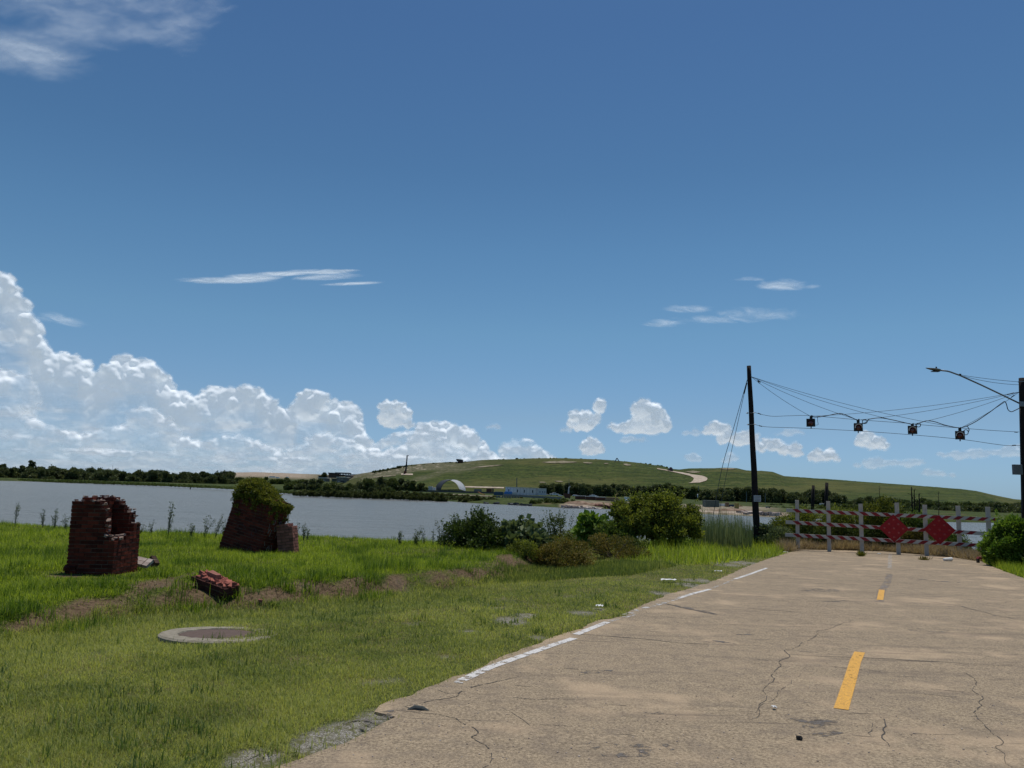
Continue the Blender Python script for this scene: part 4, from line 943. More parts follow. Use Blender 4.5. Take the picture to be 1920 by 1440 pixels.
p = on_road(1777, 1052); b = MB(); b.tube([(-.17, 0, .055), (-.15, 0, .055), (.14, 0, .07), (.16, 0, .07)], [.03, .055, .072, .074], 12); o = b.build('foam_cup', M_PAPER, smooth=False); o.location = p; o.rotation_euler = (0, 0, .1)
tag(o, 'white foam cup lying on its side on the road below the right post', 'cup')
p = on_road(1842.5, 1055.5); r = empty('red_crate', p, -.1); tag(r, 'small dark red stand with two feet at the right end of the road', 'stand')
b = MB(); b.prism([(-.14, .22), (.14, .22), (.2, .14), (-.2, .14)], -.08, .08); b.build('top', paint('dull_red', (.20, .03, .03), None, .6), r, bevel=.01)
for s_ in (-1, 1): b = MB(); b.box((s_ * .16, 0, .07), (.06, .14, .14)); b.build('foot', M_BLACK, r, bevel=.008)
scrap(1645, 1031, .26, .2, M_PAPER, 'crumpled white paper under the barricade left of the faded line', 'litter', .7)
scrap(1648, 1040, .12, .1, M_PAPER, 'small white scrap just in front of the crumpled paper', 'litter', .8)
scrap(1473, 1038, .18, .1, M_PAPER, 'white scrap in the grass left of the road corner', 'litter', .3, False)
scrap(1253, 1092, .36, .12, M_PAPER, 'white strip of paper lying in the verge grass', 'litter', .12, False, .1)
scrap(1124, 1143, .12, .09, M_PAPER, 'tiny white scrap on the worn verge', 'litter', .4, False)
scrap(1347, 1075, .20, .06, M_PAPER, 'thin white scrap in the verge near the faded edge line', 'litter', .2, False)
scrap(1411, 1022, .10, .1, M_PAPER, 'white scrap in the tall grass left of the pole', 'litter', .5, False)
scrap(1452, 1330, .03, .05, M_PAPER, 'tiny pale chip on the road at lower middle', 'litter', .5)
p = on_road(1500, 1387); b = MB(); rg = random.Random(4); rubble_lumps(b, 3, 0, 0, .012, .012, .008, .003, .02, .03, rg); o = b.build('black_lump', M_BLACK); o.location = p; tag(o, 'small black lump on the road below the yellow dash', 'lump')
p = on_road(785, 1331); b = MB(); b.tube([(-.085, 0, .006), (-.03, .02, .016), (.03, .0, .018), (.085, -.01, .006)], [.012, .026, .024, .008], 10); o = b.build('dark_stone', paint('dark_stone_m', (.07, .085, .08), (.03, .035, .035), .7)); o.location = p + Vector((0, 0, -.012)); tag(o, 'dark flat stone lodged where the road cracks meet at the verge', 'stone')
# loose chips of road surface
rg = random.Random(12)
b = MB()
for _ in range(520):
    px = rg.uniform(560, 1900); py = 1060 + 375 * rg.random() ** .6
    x, y = plane(px, py)
    if not bool(road_mask(np.array(x), np.array(y))): continue
    s = rg.uniform(.003, .008); b.box((x, y, -SL * y + s * .3), (s * rg.uniform(1, 1.8), s, s * .7), None, rg.random(), 0, jit=s * .2)
tag(b.build('road_grit', M_RUB), 'scattered pale grit on the road surface', 'grit', kind='stuff')
# ------------------------------------------------------------------ vegetation helpers
def leaf_quads(P, Dr, L, Wd, rg, droop=.0):
    """folded rhombic leaves: P base points, Dr unit directions"""
    n = len(P); up = rg.normal(size=(n, 3)); sd_ = np.cross(Dr, up); sd_ /= np.linalg.norm(sd_, axis=1)[:, None] + 1e-9
    tip = P + Dr * L[:, None]; tip[:, 2] -= droop * L; mid = P + Dr * (L * .45)[:, None]
    V = np.stack([P, mid + sd_ * (Wd / 2)[:, None], tip, mid - sd_ * (Wd / 2)[:, None]], 1).reshape(-1, 3)
    return V, np.arange(4 * n).reshape(n, 4)
def unit(v): return v / (np.linalg.norm(v, axis=1)[:, None] + 1e-9)
def clump_leaves(C, Rr, per, leaf, rg, wr=.45, upb=.35, tint=(.35, .25), shell=.55, flat=.8, ctint=None, jitter=.18):
    """leaves spread through soft clumps centred on C with radii Rr"""
    C = np.asarray(C, float); Rr = np.asarray(Rr, float); k = np.repeat(np.arange(len(C)), per); n = len(k)
    d = unit(rg.normal(size=(n, 3))); rad = shell + (1 - shell) * rg.random(n) ** .6; rad *= 1 + jitter * rg.normal(size=n)
    P = C[k] + d * (Rr[k] * rad)[:, None] * np.array([1, 1, flat])
    Dr = unit(d * .7 + rg.normal(size=(n, 3)) * .7 + np.array([0, 0, upb])); L = leaf * rg.uniform(.6, 1.4, n)
    V, Fq = leaf_quads(P, Dr, L, L * wr * rg.uniform(.7, 1.3, n), rg)
    ct = rg.normal(0, .14, len(C)) if ctint is None else np.asarray(ctint)
    return V, Fq, np.clip(tint[0] + ct[k] + tint[1] * rg.normal(size=n) * .6, 0, 1)
def join(parts):
    Vs, Fs, Ts = [], [], []; b = 0
    for V, Fq, T in parts: Vs.append(V); Fs.append(Fq + b); Ts.append(T); b += len(V)
    return np.concatenate(Vs), np.concatenate(Fs), np.concatenate(Ts)
def leaf_obj(name, parts, mat, parent=None):
    V, Fq, T = join(parts) if isinstance(parts, list) else parts
    if parent: V = V - np.array(parent.location)
    return mobj(name, rawmesh(name, V, Fq, mat, fa={'tint': T}), parent)
G_DARK = leafmat('dark_leaf', (0.0217, 0.0406, 0.0104), (0.1085, 0.1522, 0.0338), .25)
G_MID = leafmat('mid_leaf', (0.0341, 0.0653, 0.013), (0.1783, 0.2392, 0.0455), .3)
G_OLIVE = leafmat('olive_leaf', (.052, .072, .014), (.260, .290, .050), .35)
G_RUSTY = leafmat('rusty_leaf', (.055, .068, .014), (.235, .175, .045), .3)
G_VINE = leafmat('vine_leaf', (.052, .070, .012), (.260, .260, .036), .3)
G_BLUE = leafmat('grey_green_leaf', (0.0543, 0.0798, 0.039), (0.2015, 0.2465, 0.1105), .25)
G_BRIGHT = leafmat('bright_leaf', (0.062, 0.1232, 0.0156), (0.2247, 0.3335, 0.052), .35)
G_FAR = leafmat('far_leaf', (.045, .062, .026), (.165, .185, .080), .2)
G_FARM = leafmat('far_mid_leaf', (.050, .072, .022), (.165, .190, .062), .2)
M_BARK = paint('bark', (.10, .08, .06), (.045, .036, .03), .9, sc=12., b=.4)
def stems(parent, base, tips, r, mat=None, name='branches'):
    b = MB()
    for tpt in tips:
        t_ = Vector(tpt); m_ = Vector(base).lerp(t_, .5) + Vector((random.uniform(-.08, .08), random.uniform(-.08, .08), random.uniform(0, .12))) * (t_ - Vector(base)).length
        o = Vector(parent.location) if parent else Vector()
        b.tube([Vector(base) - o, m_ - o, t_ - o], [r, r * .6, r * .18], 5)
    return b.build(name, mat or M_BARK, parent)
def shrub(name, px, py, wpx, hpx, mat, label, cat='shrub', leaf=.09, nclump=40, per=90, wr=.45, tint=(.4, .3), group=None, seed=0, Yd=None, deep=.8, upb=.35, top_bias=1., shape='dome', depth_off=0., crad=.30, sprigs=0):
    """px, py: middle of the foot; wpx, hpx: width and height in pixels"""
    rg = np.random.default_rng(seed + 100)
    g = ground_hit(px, py) if Yd is None else at(px, py, Yd)
    if Yd is not None: g.z = min(g.z, g.z)
    m = g.y / F; w = wpx * m / 2; h = hpx * m; d = w * deep
    root = empty(name, g); tag(root, label, cat, group)
    C = []; Rr = []
    while len(C) < nclump:
        x, y, z = rg.uniform(-1, 1), rg.uniform(-1, 1), rg.uniform(0, 1) ** .8
        q = x * x + y * y + z * z if shape == 'dome' else max(x * x + y * y, (z * .8) ** 2)
        if q > 1 or q < .18: continue
        r = crad * min(w, h) * rg.uniform(.6, 1.25)
        C.append((g.x + x * (w - r * .6), g.y + depth_off + y * (d - r * .5), g.z + max(.1 * h, z * (h - r * .6)))); Rr.append(r)
    C = np.array(C); Rr = np.array(Rr); hz = (C[:, 2] - g.z) / h
    parts = [clump_leaves(C, Rr, per, leaf, rg, wr, upb, tint)]
    if sprigs:                                    # leafy shoots breaking the outline
        for _ in range(sprigs):
            a = rg.uniform(-1, 1); zt = math.sqrt(max(0, 1 - a * a)); s0 = np.array([g.x + a * w * .8, g.y + rg.uniform(-.5, .5) * d, g.z + zt * h * .75]); L = h * rg.uniform(.22, .48)
            dr = np.array([a * .5 + rg.normal() * .2, rg.normal() * .2, 1.]); dr /= np.linalg.norm(dr); k = 16
            P = s0 + dr * L * np.linspace(.1, 1, k)[:, None]; D2 = unit(rg.normal(size=(k, 3)) + dr * .8); ll = leaf * rg.uniform(.6, 1.1, k)
            V, Fq = leaf_quads(P, D2, ll, ll * wr, rg); parts.append((V, Fq, np.clip(tint[0] + .15 + rg.normal(size=k) * .15, 0, 1)))
    leaf_obj('foliage', parts, mat, root)
    idx = rg.permutation(len(C))[:9]; stems(root, (g.x, g.y + depth_off, g.z - .05), [tuple(C[i]) for i in idx], .02 + .012 * h)
    return root
# ------------------------------------------------------------------ shrubs at the bank and round the barricade
shrub('big_shrub', 1226, 1006, 206, 80, G_OLIVE, 'largest rounded green shrub standing in front of the water, left of the pole', leaf=.13, nclump=120, per=300, tint=(.42, .3), seed=1, deep=.6, crad=.17, sprigs=46, Yd=31.)
shrub('dark_shrub', 890, 1030, 140, 70, G_DARK, 'dark bushy shrub at the left end of the row by the water', leaf=.085, nclump=60, per=190, tint=(.5, .35), seed=2, crad=.24, sprigs=24)
shrub('broad_leaf_plant', 980, 1034, 108, 68, G_BLUE, 'dark broad-leaved plant between the dark shrub and the twiggy one', 'plant', leaf=.20, nclump=26, per=60, wr=.75, tint=(.4, .35), seed=3, upb=.1)
shrub('twiggy_shrub', 1044, 1030, 92, 64, G_DARK, 'sparse twiggy shrub with upright shoots against the water', leaf=.08, nclump=28, per=90, tint=(.45, .3), seed=4, sprigs=34, crad=.22)
shrub('broad_leaf_plant', 1108, 1032, 76, 76, G_BRIGHT, 'brighter broad-leaved plant rising left of the largest shrub', 'plant', leaf=.20, nclump=30, per=60, wr=.8, tint=(.35, .3), seed=5, upb=.05)
shrub('low_green_shrub', 1150, 1014, 90, 36, G_MID, 'low green growth at the left foot of the largest shrub', leaf=.10, nclump=30, per=120, tint=(.4, .3), seed=6, Yd=30.)
shrub('rusty_shrub', 1052, 1066, 136, 58, G_RUSTY, 'low rust-tinged bush with yellow-brown tips at the gully mouth', leaf=.055, nclump=60, per=240, tint=(.55, .4), seed=7, crad=.24)
shrub('rusty_shrub', 985, 1046, 90, 34, G_OLIVE, 'olive undergrowth below the broad-leaved plant', leaf=.06, nclump=26, per=120, tint=(.5, .3), seed=8)
shrub('rusty_shrub', 1150, 1046, 150, 46, G_RUSTY, 'brownish low bush between the rusty bush and the road verge', leaf=.055, nclump=46, per=200, tint=(.4, .4), seed=9, crad=.26)
shrub('low_green_shrub', 1186, 1034, 84, 30, G_DARK, 'low dark bush in the tall grass right of the brownish bush', leaf=.055, nclump=30, per=170, tint=(.5, .35), seed=10)
shrub('low_green_shrub', 1080, 1030, 160, 44, G_OLIVE, 'olive thicket filling the gap behind the rusty bush', leaf=.07, nclump=44, per=140, tint=(.4, .3), seed=11)
shrub('pole_foot_shrub', 1424, 1026, 62, 46, G_BLUE, 'grey-green leafy clump round the foot of the left pole', leaf=.10, nclump=34, per=120, wr=.6, tint=(.35, .35), seed=12, depth_off=-.5)
shrub('brush_behind_barricade', 1500, 1026, 130, 74, G_OLIVE, 'olive brush behind the left end of the barricade', leaf=.085, nclump=80, per=300, tint=(.42, .35), seed=13, Yd=37.4, deep=.5)
shrub('brush_behind_barricade', 1580, 1028, 130, 82, G_OLIVE, 'brush behind the second and third barricade posts', leaf=.085, nclump=80, per=300, tint=(.35, .35), seed=14, Yd=37.4, deep=.5)
shrub('brush_behind_barricade', 1655, 1030, 120, 100, G_VINE, 'yellow-green vine-topped brush behind the left diamond sign', leaf=.10, nclump=80, per=260, tint=(.28, .35), seed=15, Yd=37.2, deep=.5)
shrub('brush_behind_barricade', 1725, 1032, 100, 80, G_MID, 'brush behind the gap between the two diamond signs', leaf=.09, nclump=70, per=260, tint=(.35, .35), seed=16, Yd=36.6, deep=.5)
shrub('brush_behind_barricade', 1785, 1034, 90, 40, G_MID, 'low brush under the middle rail right of the second diamond sign', leaf=.08, nclump=40, per=220, tint=(.4, .3), seed=17, Yd=35.4, deep=.4)
shrub('right_edge_shrub', 1905, 1063, 122, 92, G_BRIGHT, 'big leafy green shrub at the right edge under the lamp pole', leaf=.12, nclump=90, per=300, wr=.5, tint=(.32, .35), seed=18, crad=.2, sprigs=20)
shrub('right_edge_shrub', 1985, 1070, 120, 130, G_MID, 'taller shrub cut by the right edge of the picture', leaf=.12, nclump=60, per=180, tint=(.35, .3), seed=19, crad=.22)
shrub('low_brush', 1462, 1026, 60, 40, G_BLUE, 'pale leafy brush between the left pole and the first barricade post', leaf=.08, nclump=34, per=170, tint=(.5, .35), seed=31, Yd=35.2, deep=.5)
shrub('low_brush', 1538, 1026, 120, 40, G_DARK, 'dark low brush under the rails between the first three posts', leaf=.07, nclump=60, per=240, tint=(.5, .4), seed=32, Yd=36.9, shape='box', deep=.28)
shrub('low_brush', 1640, 1028, 130, 44, G_DARK, 'dark low brush under the rails left of the first diamond sign', leaf=.07, nclump=60, per=240, tint=(.5, .4), seed=33, Yd=36.7, shape='box', deep=.28)
shrub('low_brush', 1730, 1036, 80, 44, G_RUSTY, 'brownish low brush between the two diamond signs', leaf=.07, nclump=44, per=200, tint=(.4, .4), seed=34, Yd=36., shape='box', deep=.3)
shrub('low_green_shrub', 1262, 1030, 110, 30, G_BRIGHT, 'bright low growth in the tall grass right of the largest shrub', leaf=.07, nclump=46, per=150, tint=(.4, .3), seed=35, crad=.35)
shrub('low_green_shrub', 1330, 1022, 90, 26, G_MID, 'low green mound between the largest shrub and the reeds', leaf=.07, nclump=40, per=150, tint=(.45, .3), seed=36, crad=.35)
# vine mat over the leaning stump
vt = empty('vine_mat', Vector(p2) + Vector((.45, 0, 1.5))); tag(vt, 'yellow-green vine mat spilling over the top of the leaning brick stump', 'vine')
rg = np.random.default_rng(77); Mw = t2.matrix_world; C = []; Rr = []
for _ in range(520):
    a, c = rg.uniform(-1, 1), rg.uniform(-1, 1); z = 1.58 + rg.random() ** .4 * (.05 + .40 * max(0, 1 - (a * .9 + .30) ** 2 - (c * .7) ** 2) - .07 * a)
    C.append(tuple(Mw @ Vector((a * .70, c * .38, z)))); Rr.append(rg.uniform(.05, .11))
for _ in range(150):                              # hanging over the faces
    f = rg.integers(0, 3); k = rg.uniform(-1, 1); dz = rg.exponential(.16)
    q = Vector((k * .66, -.36, 1.64 - dz * .8)) if f == 0 else Vector((.67, k * .33, 1.60 - dz * .75)) if f == 1 else Vector((-.69, k * .33, 1.6 - dz * 1.1))
    C.append(tuple(Mw @ q)); Rr.append(rg.uniform(.03, .07))
leaf_obj('foliage', [clump_leaves(C, Rr, 46, .042, rg, .6, .3, (.45, .3), .3)], G_VINE, vt)
parts = []
for k in range(60):                               # loose strands
    f = rg.integers(0, 3); kk = rg.uniform(-1, 1)
    q = Mw @ (Vector((kk * .66, -.38, 1.6)) if f == 0 else Vector((.72, kk * .34, 1.62)) if f == 1 else Vector((-.72, kk * .34, 1.6))); L = rg.uniform(.12, .55) * (1.3 if f == 1 else .9); n = int(L / .02)
    P = np.array(q) + np.stack([rg.normal(0, .006, n).cumsum(), rg.normal(0, .006, n).cumsum() - .01, -np.linspace(0, L, n)], -1); ll = rg.uniform(.02, .045, n)
    V, Fq = leaf_quads(P, unit(rg.normal(size=(n, 3)) + np.array([0, 0, -.6])), ll, ll * .5, rg); parts.append((V, Fq, np.clip(.35 + .2 * rg.normal(size=n), 0, 1)))
leaf_obj('hanging_strands', parts, G_VINE, vt)
# tall weeds along the brow of the meadow, against the water
M_STALK = leafmat('weed_stalk', (.035, .055, .02), (.10, .12, .05), .1)
def weed(px, yb, hpx, wpx, label, seed, leafy=1., bend=0., nst=5):
    rg = np.random.default_rng(seed + 500); g = ground_hit(px, yb); g.z -= .05; m = g.y / F; h = hpx * m + .05; w = wpx * m; root = empty('tall_weed', g); tag(root, label, 'weed', 'tall weeds along the brow of the meadow')
    b = MB(); parts = []
    for s in range(nst):
        a = rg.uniform(-1, 1); hh = h * rg.uniform(.65, 1.) if s else h; tip = np.array([a * w / 2 + bend * h, rg.uniform(-.3, .3) * w, hh]); tip[0] = tip[0] if s else bend * h
        mid = tip * np.array([.3, .3, .55]); b.tube([(0, 0, 0), tuple(mid), tuple(tip)], [.007, .005, .002], 4, t=.4, cap=False)
        n = int(34 * leafy); t_ = rg.uniform(.2, 1, n); P = np.where((t_ < .5)[:, None], mid * (t_ / .5)[:, None], mid + (tip - mid) * ((t_ - .5) / .5)[:, None]) + rg.normal(0, .012, (n, 3)) + np.array(g)
        side = unit(rg.normal(size=(n, 3)) * np.array([1, 1, .5]) + np.array([0, 0, .4])); ext = rg.uniform(.0, .10, n) * w; P = P + side * ext[:, None]
        ll = rg.uniform(.03, .075, n); V, Fq = leaf_quads(P, side, ll, ll * .4, rg); parts.append((V, Fq, np.clip(.3 + .25 * rg.normal(size=n), 0, 1)))
    b.build('stalks', M_STALK, root); leaf_obj('leaves', parts, G_BLUE, root)
for i, w in enumerate([(27, 988, 46, 18, 'slender weed nearest the left edge of the meadow brow', 1.), (80, 992, 36, 14, 'first of two short weeds left of the broken stump', .9), (103, 994, 38, 22, 'bushier weed close left of the broken stump', 1.2), (122, 995, 28, 16, 'wispy weed touching the left side of the broken stump', .7),
    (262, 1003, 22, 22, 'low wispy weeds right of the broken stump', .4), (283, 1003, 24, 14, 'thin grassy weed right of the broken stump', .4), (315, 1006, 62, 16, 'tallest single weed between the two stumps', 1.7), (358, 1008, 26, 10, 'small upright weed between the two stumps', .8), (383, 1009, 40, 30, 'spreading weed left of the leaning stump', 1.1), (402, 1010, 44, 20, 'arching weed nearest the leaning stump', 1.),
    (420, 1011, 30, 18, 'weed partly behind the leaning stump', .8), (556, 1014, 34, 8, 'thin weed right of the brick slab', .6), (569, 1014, 30, 12, 'second weed right of the brick slab', 1.), (576, 1015, 24, 6, 'short stalk right of the brick slab', .5),
    (749, 1022, 26, 12, 'small broad-leaved weed alone on the brow', 1.2), (780, 1023, 28, 22, 'leafy weed at mid brow', 1.8), (796, 1023, 38, 26, 'arching bare weed left of the dark shrub', .5), (812, 1024, 32, 8, 'thin stalk left of the dark shrub', .3), (826, 1024, 50, 26, 'tall weed touching the dark shrub', 1.1)]):
    weed(w[0], w[1], w[2], w[3], w[4], i, w[5], bend=(.25 if i in (8, 9, 16) else 0.) * (-1 if i == 16 else 1))
for px, py, lab, sd2 in ((1614, 1043, 'green weed sprouting from the road before the third post', 1), (1733, 1050, 'dry weed tuft on the road below the gap between signs', 2)):
    rg = np.random.default_rng(sd2); g = on_road(px, py); root = empty('road_weed', g); tag(root, lab, 'weed', 'weeds growing through the road')
    n = 160; P = np.array(g) + rg.normal(0, .05, (n, 3)) * np.array([1.6 if sd2 == 2 else .8, 1, .0]); Dr = unit(rg.normal(size=(n, 3)) * .5 + np.array([0, 0, 1. if sd2 == 1 else .5])); L = rg.uniform(.08, .30 if sd2 == 1 else .2, n)
    V, Fq = leaf_quads(P, Dr, L, L * .14, rg); leaf_obj('leaves', (V, Fq, np.clip(.5 + .3 * rg.normal(size=n), 0, 1)), G_VINE if sd2 == 1 else G_RUSTY, root)

# ------------------------------------------------------------------ grass
def blades(x, y, z, L, Wd, lean, rg, seg2):
    n = len(x); a = rg.uniform(0, 2 * np.pi, n); dx, dy = np.cos(a), np.sin(a); fx, fy = -dy, dx
    B = np.stack([x, y, z], -1); s_ = np.stack([fx, fy, np.zeros(n)], -1) * (Wd / 2)[:, None]
    la = lean * np.abs(rg.normal(size=n)); top = np.stack([x + dx * L * la, y + dy * L * la, z + L * np.sqrt(np.clip(1 - (la * .7) ** 2, .15, 1))], -1)
    if not seg2: return np.stack([B - s_, B + s_, top], 1).reshape(-1, 3), [np.arange(3 * n).reshape(n, 3)], 1
    mid = B * .45 + top * .55 - np.stack([dx, dy, np.zeros(n)], -1) * (L * la * .22)[:, None]; mid[:, 2] += L * .08
    V = np.stack([B - s_, B + s_, mid + s_ * .8, mid - s_ * .8, top], 1).reshape(-1, 3); o = np.arange(n)[:, None] * 5
    return V, [np.concatenate([o, o + 1, o + 2, o + 3], 1), np.concatenate([o + 3, o + 2, o + 4], 1)], 2
def in_blocks(x, y): # keep grass off the solid things
    m = np.zeros(x.shape, bool)
    for c, r in ((p1, .0), (p5, .40)):
        if r: m |= (x - c.x) ** 2 + (y - c.y) ** 2 < r * r
    return m
M_MOWN = leafmat('mown_grass', (.070, .118, .026), (.37, .385, .115), .45, spec=.25)
M_LUSH = leafmat('lush_grass', (.062, .120, .010), (.42, .50, .050), .45, spec=.25)
M_STRAW = leafmat('straw', (.16, .11, .065), (.46, .36, .24), .25)
bank_arr = np.array(BANK); roadloop = np.array(ROADPOLY + ROADPOLY[:1])
def field(n, y0, y1, u0, u1, seed):
    rg = np.random.default_rng(seed); u = rg.uniform(u0, u1, n); y = np.exp(rg.uniform(np.log(y0), np.log(y1), n)); return rg, u * y, y
def edge_y(u): ye = np.interp(u, EU, EY); return ye + np.clip((u - EU[-1]) * 90, 0, 12)
def ground_z(x, y):
    z = near_z(x, y); b_ = np.abs(polydist(x, y, roadloop)); zr_ = -SL * np.clip(y, -30, 60)
    return np.where(y < 34, z + (zr_ - z) * (1 - sst(b_, .05, .5)) - .012 * (1 - sst(b_, 0, .5)), z)
def emit(name, x, y, L, Wd, lean, tint, rg, mat, label, cat):
    z = ground_z(x, y) - .008; near = y < 15; VV = []; FF4 = []; FF3 = []; T4 = []; T3 = []; b = 0
    for msk, s2 in ((near, True), (~near, False)):
        if not msk.any(): continue
        V, Fs, _ = blades(x[msk], y[msk], z[msk], L[msk], Wd[msk], lean[msk], rg, s2); VV.append(V)
        if s2: FF4.append(Fs[0] + b); T4.append(tint[msk]); FF3.append(Fs[1] + b); T3.append(tint[msk])
        else: FF3.append(Fs[0] + b); T3.append(tint[msk])
        b += len(V)
    Fs = ([np.concatenate(FF4)] if FF4 else []) + [np.concatenate(FF3)]
    me = rawmesh(name, np.concatenate(VV), Fs, mat, fa={'tint': np.concatenate(T4 + T3)}); return tag(mobj(name, me), label, cat, kind='stuff')
# verge
rg, x, y = field(900000, 4.3, 46, -.86, .40, 1)
s = polydist(x, y, bank_arr); r_in = road_mask(x, y); rdist = np.abs(polydist(x, y, roadloop))
u = x / y; bf = patch_field(BARE_PX, x, y) + (fbm(x * 1.7, y * 1.7, 21, 4) - .5) * 1.6
up = sst(s, -.1, .6)
ok = (~r_in | ((rdist < .05) & (rg.random(len(x)) < .25))) & (y < edge_y(u) + 1.0) & (s < .25) & ~in_blocks(x, y) & (rg.random(len(x)) > .95 * sst(bf, .0, .9)) & (rg.random(len(x)) > .45 * (1 - sst(rdist, .0, .25)))
x, y, s, u, rdist, bf = x[ok], y[ok], s[ok], u[ok], rdist[ok], bf[ok]
pt = fbm(x * .45, y * .45, 31, 4); pt2 = fbm(x * 2.4, y * 2.4, 33, 3)
far_tall = sst(y, 23, 30) * sst(rdist, .3, 2.)
L = (.026 + .032 * rg.random(len(x))) * (1 + 1.2 * sst(s, -1.6, 0.)) * (.7 + .8 * pt2) * (1 + 5. * far_tall * rg.random(len(x)))
Wd = .0042 * np.maximum(1, (y / 5.5)) ** .85 * rg.uniform(.7, 1.3, len(x))
olive = sst(pt, .46, .60) * (.55 + .9 * sst(fbm(x * .22 + 3, y * .5, 37, 3), .42, .6))
tint = np.clip(.24 + .62 * olive * (1 - .6 * sst(s, -2.5, -.5)) + .45 * sst(bf, -.8, .2) + .25 * (pt2 - .5) + .24 * rg.normal(size=len(x)) + .25 * (1 - sst(rdist, .1, 1.4)) - .1 * far_tall, 0, 1)
emit('verge_grass', x, y, L, Wd, np.full(len(x), .95), tint, rg, M_MOWN, 'short dull green mown grass of the verge', 'grass')
# meadow on the raised left part
rg, x, y = field(760000, 6.5, 40, -.90, .10, 2)
s = polydist(x, y, bank_arr); u = x / y
sf = patch_field(SOIL_PX, x, y) + (fbm(x * 1.7, y * 1.7, 22, 4) - .5) * 1.4
face = (sst(s, .05, .35) * (1 - sst(s, .5, .9))) * sst(fbm(x * .9, y * .9, 23, 3), .40, .55) * sst(x, -14, -3)
soilm = np.maximum(sst(sf, .2, .8), face * .8)
ok = (s > .0) & (y < edge_y(u) + 1.2) & (rg.random(len(x)) > .92 * soilm)
x, y, s, u, soilm = x[ok], y[ok], s[ok], u[ok], soilm[ok]
pt = fbm(x * .5, y * .5, 51, 4); pt2 = fbm(x * 1.8, y * 1.8, 53, 3)
tuft = sst(pt2, .55, .75)
L = (.05 + .085 * rg.random(len(x))) * (.6 + .9 * pt) * (1 + .9 * tuft) * (.45 + .55 * sst(s, .1, 1.1)) * (1 - .45 * soilm)
Wd = .0062 * np.maximum(1, (y / 8.)) ** .8 * rg.uniform(.7, 1.3, len(x))
tint = np.clip(.46 + .5 * (pt - .5) - .45 * tuft + .26 * rg.normal(size=len(x)) - .25 * (1 - sst(s, .3, 1.2)), 0, 1)
for c_, r_ in ((p1, 1.1), (p4, .9), ((p1 + p4) / 2, 1.0)):
    dd_ = np.hypot(x - c_.x, (y - c_.y + .45) * 1.2); L = L * (.35 + .65 * sst(dd_, r_ * .5, r_ * 1.2))
emit('meadow_grass', x, y, L, Wd, np.full(len(x), 1.25), tint, rg, M_LUSH, 'long bright green grass of the raised meadow', 'grass')
# long grass along the brow, before the shrubs and round the pole
def patch_blades(name, n, poly_px, hh, wd, mat, label, seed, tintc=.4, lean=.35, on='ground', Yr=None, cat='grass'):
    rg = np.random.default_rng(seed); P = []
    for _ in range(len(poly_px)): pass
    pp = np.array([(ray(a[0], 1000)[0] * a[1], a[1]) for a in poly_px]) if on == 'depth' else np.array([tuple(ground_hit(a, b))[:2] for a, b in poly_px]); lo, hi = pp.min(0), pp.max(0); x = rg.uniform(lo[0], hi[0], n * 2); y = rg.uniform(lo[1], hi[1], n * 2)
    m = inpoly(x, y, [tuple(q) for q in pp]) & ~road_mask(x, y); x, y = x[m][:n], y[m][:n]; k = fbm(x * .9, y * .9, seed, 3)
    L = hh * rg.uniform(.35, 1.15, len(x)) * np.clip(.15 + 1.6 * k, .3, 1.6); Wd = wd * rg.uniform(.7, 1.3, len(x))
    return emit(name, x, y, L, Wd, np.full(len(x), lean), np.clip(tintc + (k - .5) * .7 + .2 * rg.normal(size=len(x)), 0, 1), rg, mat, label, cat)
patch_blades('tall_verge_grass', 42000, [(1160, 1052), (1210, 1026), (1290, 1004), (1340, 998), (1420, 1012), (1476, 1026), (1466, 1044), (1400, 1050), (1340, 1060), (1270, 1060)], .42, .022, M_LUSH, 'tall bright grass between the largest shrub and the road corner', 61, .5, .85)
patch_blades('gully_grass', 16000, [(930, 1062), (1010, 1058), (1080, 1066), (1160, 1052), (1270, 1062), (1180, 1080), (1050, 1088), (900, 1092)], .16, .018, M_MOWN, 'dull grass in front of the rusty bushes', 62, .3)
patch_blades('reeds', 3000, [(1300, 32.), (1300, 36.5), (1412, 36.5), (1408, 32.)], 1.5, .030, leafmat('reed', (.07, .11, .05), (.30, .33, .19), .35), 'stand of upright grey-green reeds left of the pole', 63, .4, .12, on='depth', cat='reeds')
patch_blades('dry_straw', 46000, [(1462, 33.), (1462, 36.8), (1700, 36.), (1870, 34.6), (1870, 29.5), (1740, 31.), (1600, 32.)], .50, .022, M_STRAW, 'dry tan straw heaped along the foot of the barricade', 64, .5, .9, on='depth')
patch_blades('dry_straw', 3500, [(1440, 1040), (1470, 1014), (1500, 1020), (1490, 1036)], .34, .022, M_STRAW, 'dry tan grass at the left end of the barricade', 65, .45, .7)
patch_blades('right_verge_grass', 24000, [(1842, 1056), (1850, 1046), (1905, 1060), (1990, 1075), (2050, 1110), (1960, 1104), (1920, 1088), (1880, 1072)], .30, .016, M_LUSH, 'green grass spilling over the right corner of the road', 66, .4, .5)
patch_blades('edge_weeds', 1400, [(1166, 1160), (1122, 1165), (1080, 1184), (1030, 1201), (1020, 1196), (1080, 1174), (1160, 1150)], .07, .010, M_MOWN, 'low weeds creeping over the road edge line', 67, .3, .6)

patch_blades('dry_tufts', 9000, [(0, 1190), (60, 1150), (160, 1130), (260, 1090), (350, 1080), (460, 1120), (600, 1098), (760, 1092), (900, 1078), (1000, 1045), (1010, 1062), (900, 1092), (700, 1118), (540, 1142), (300, 1150), (120, 1180)], .075, .010, M_STRAW, 'dry straw scattered over the bare soil of the meadow bank', 68, .35, 1.1)

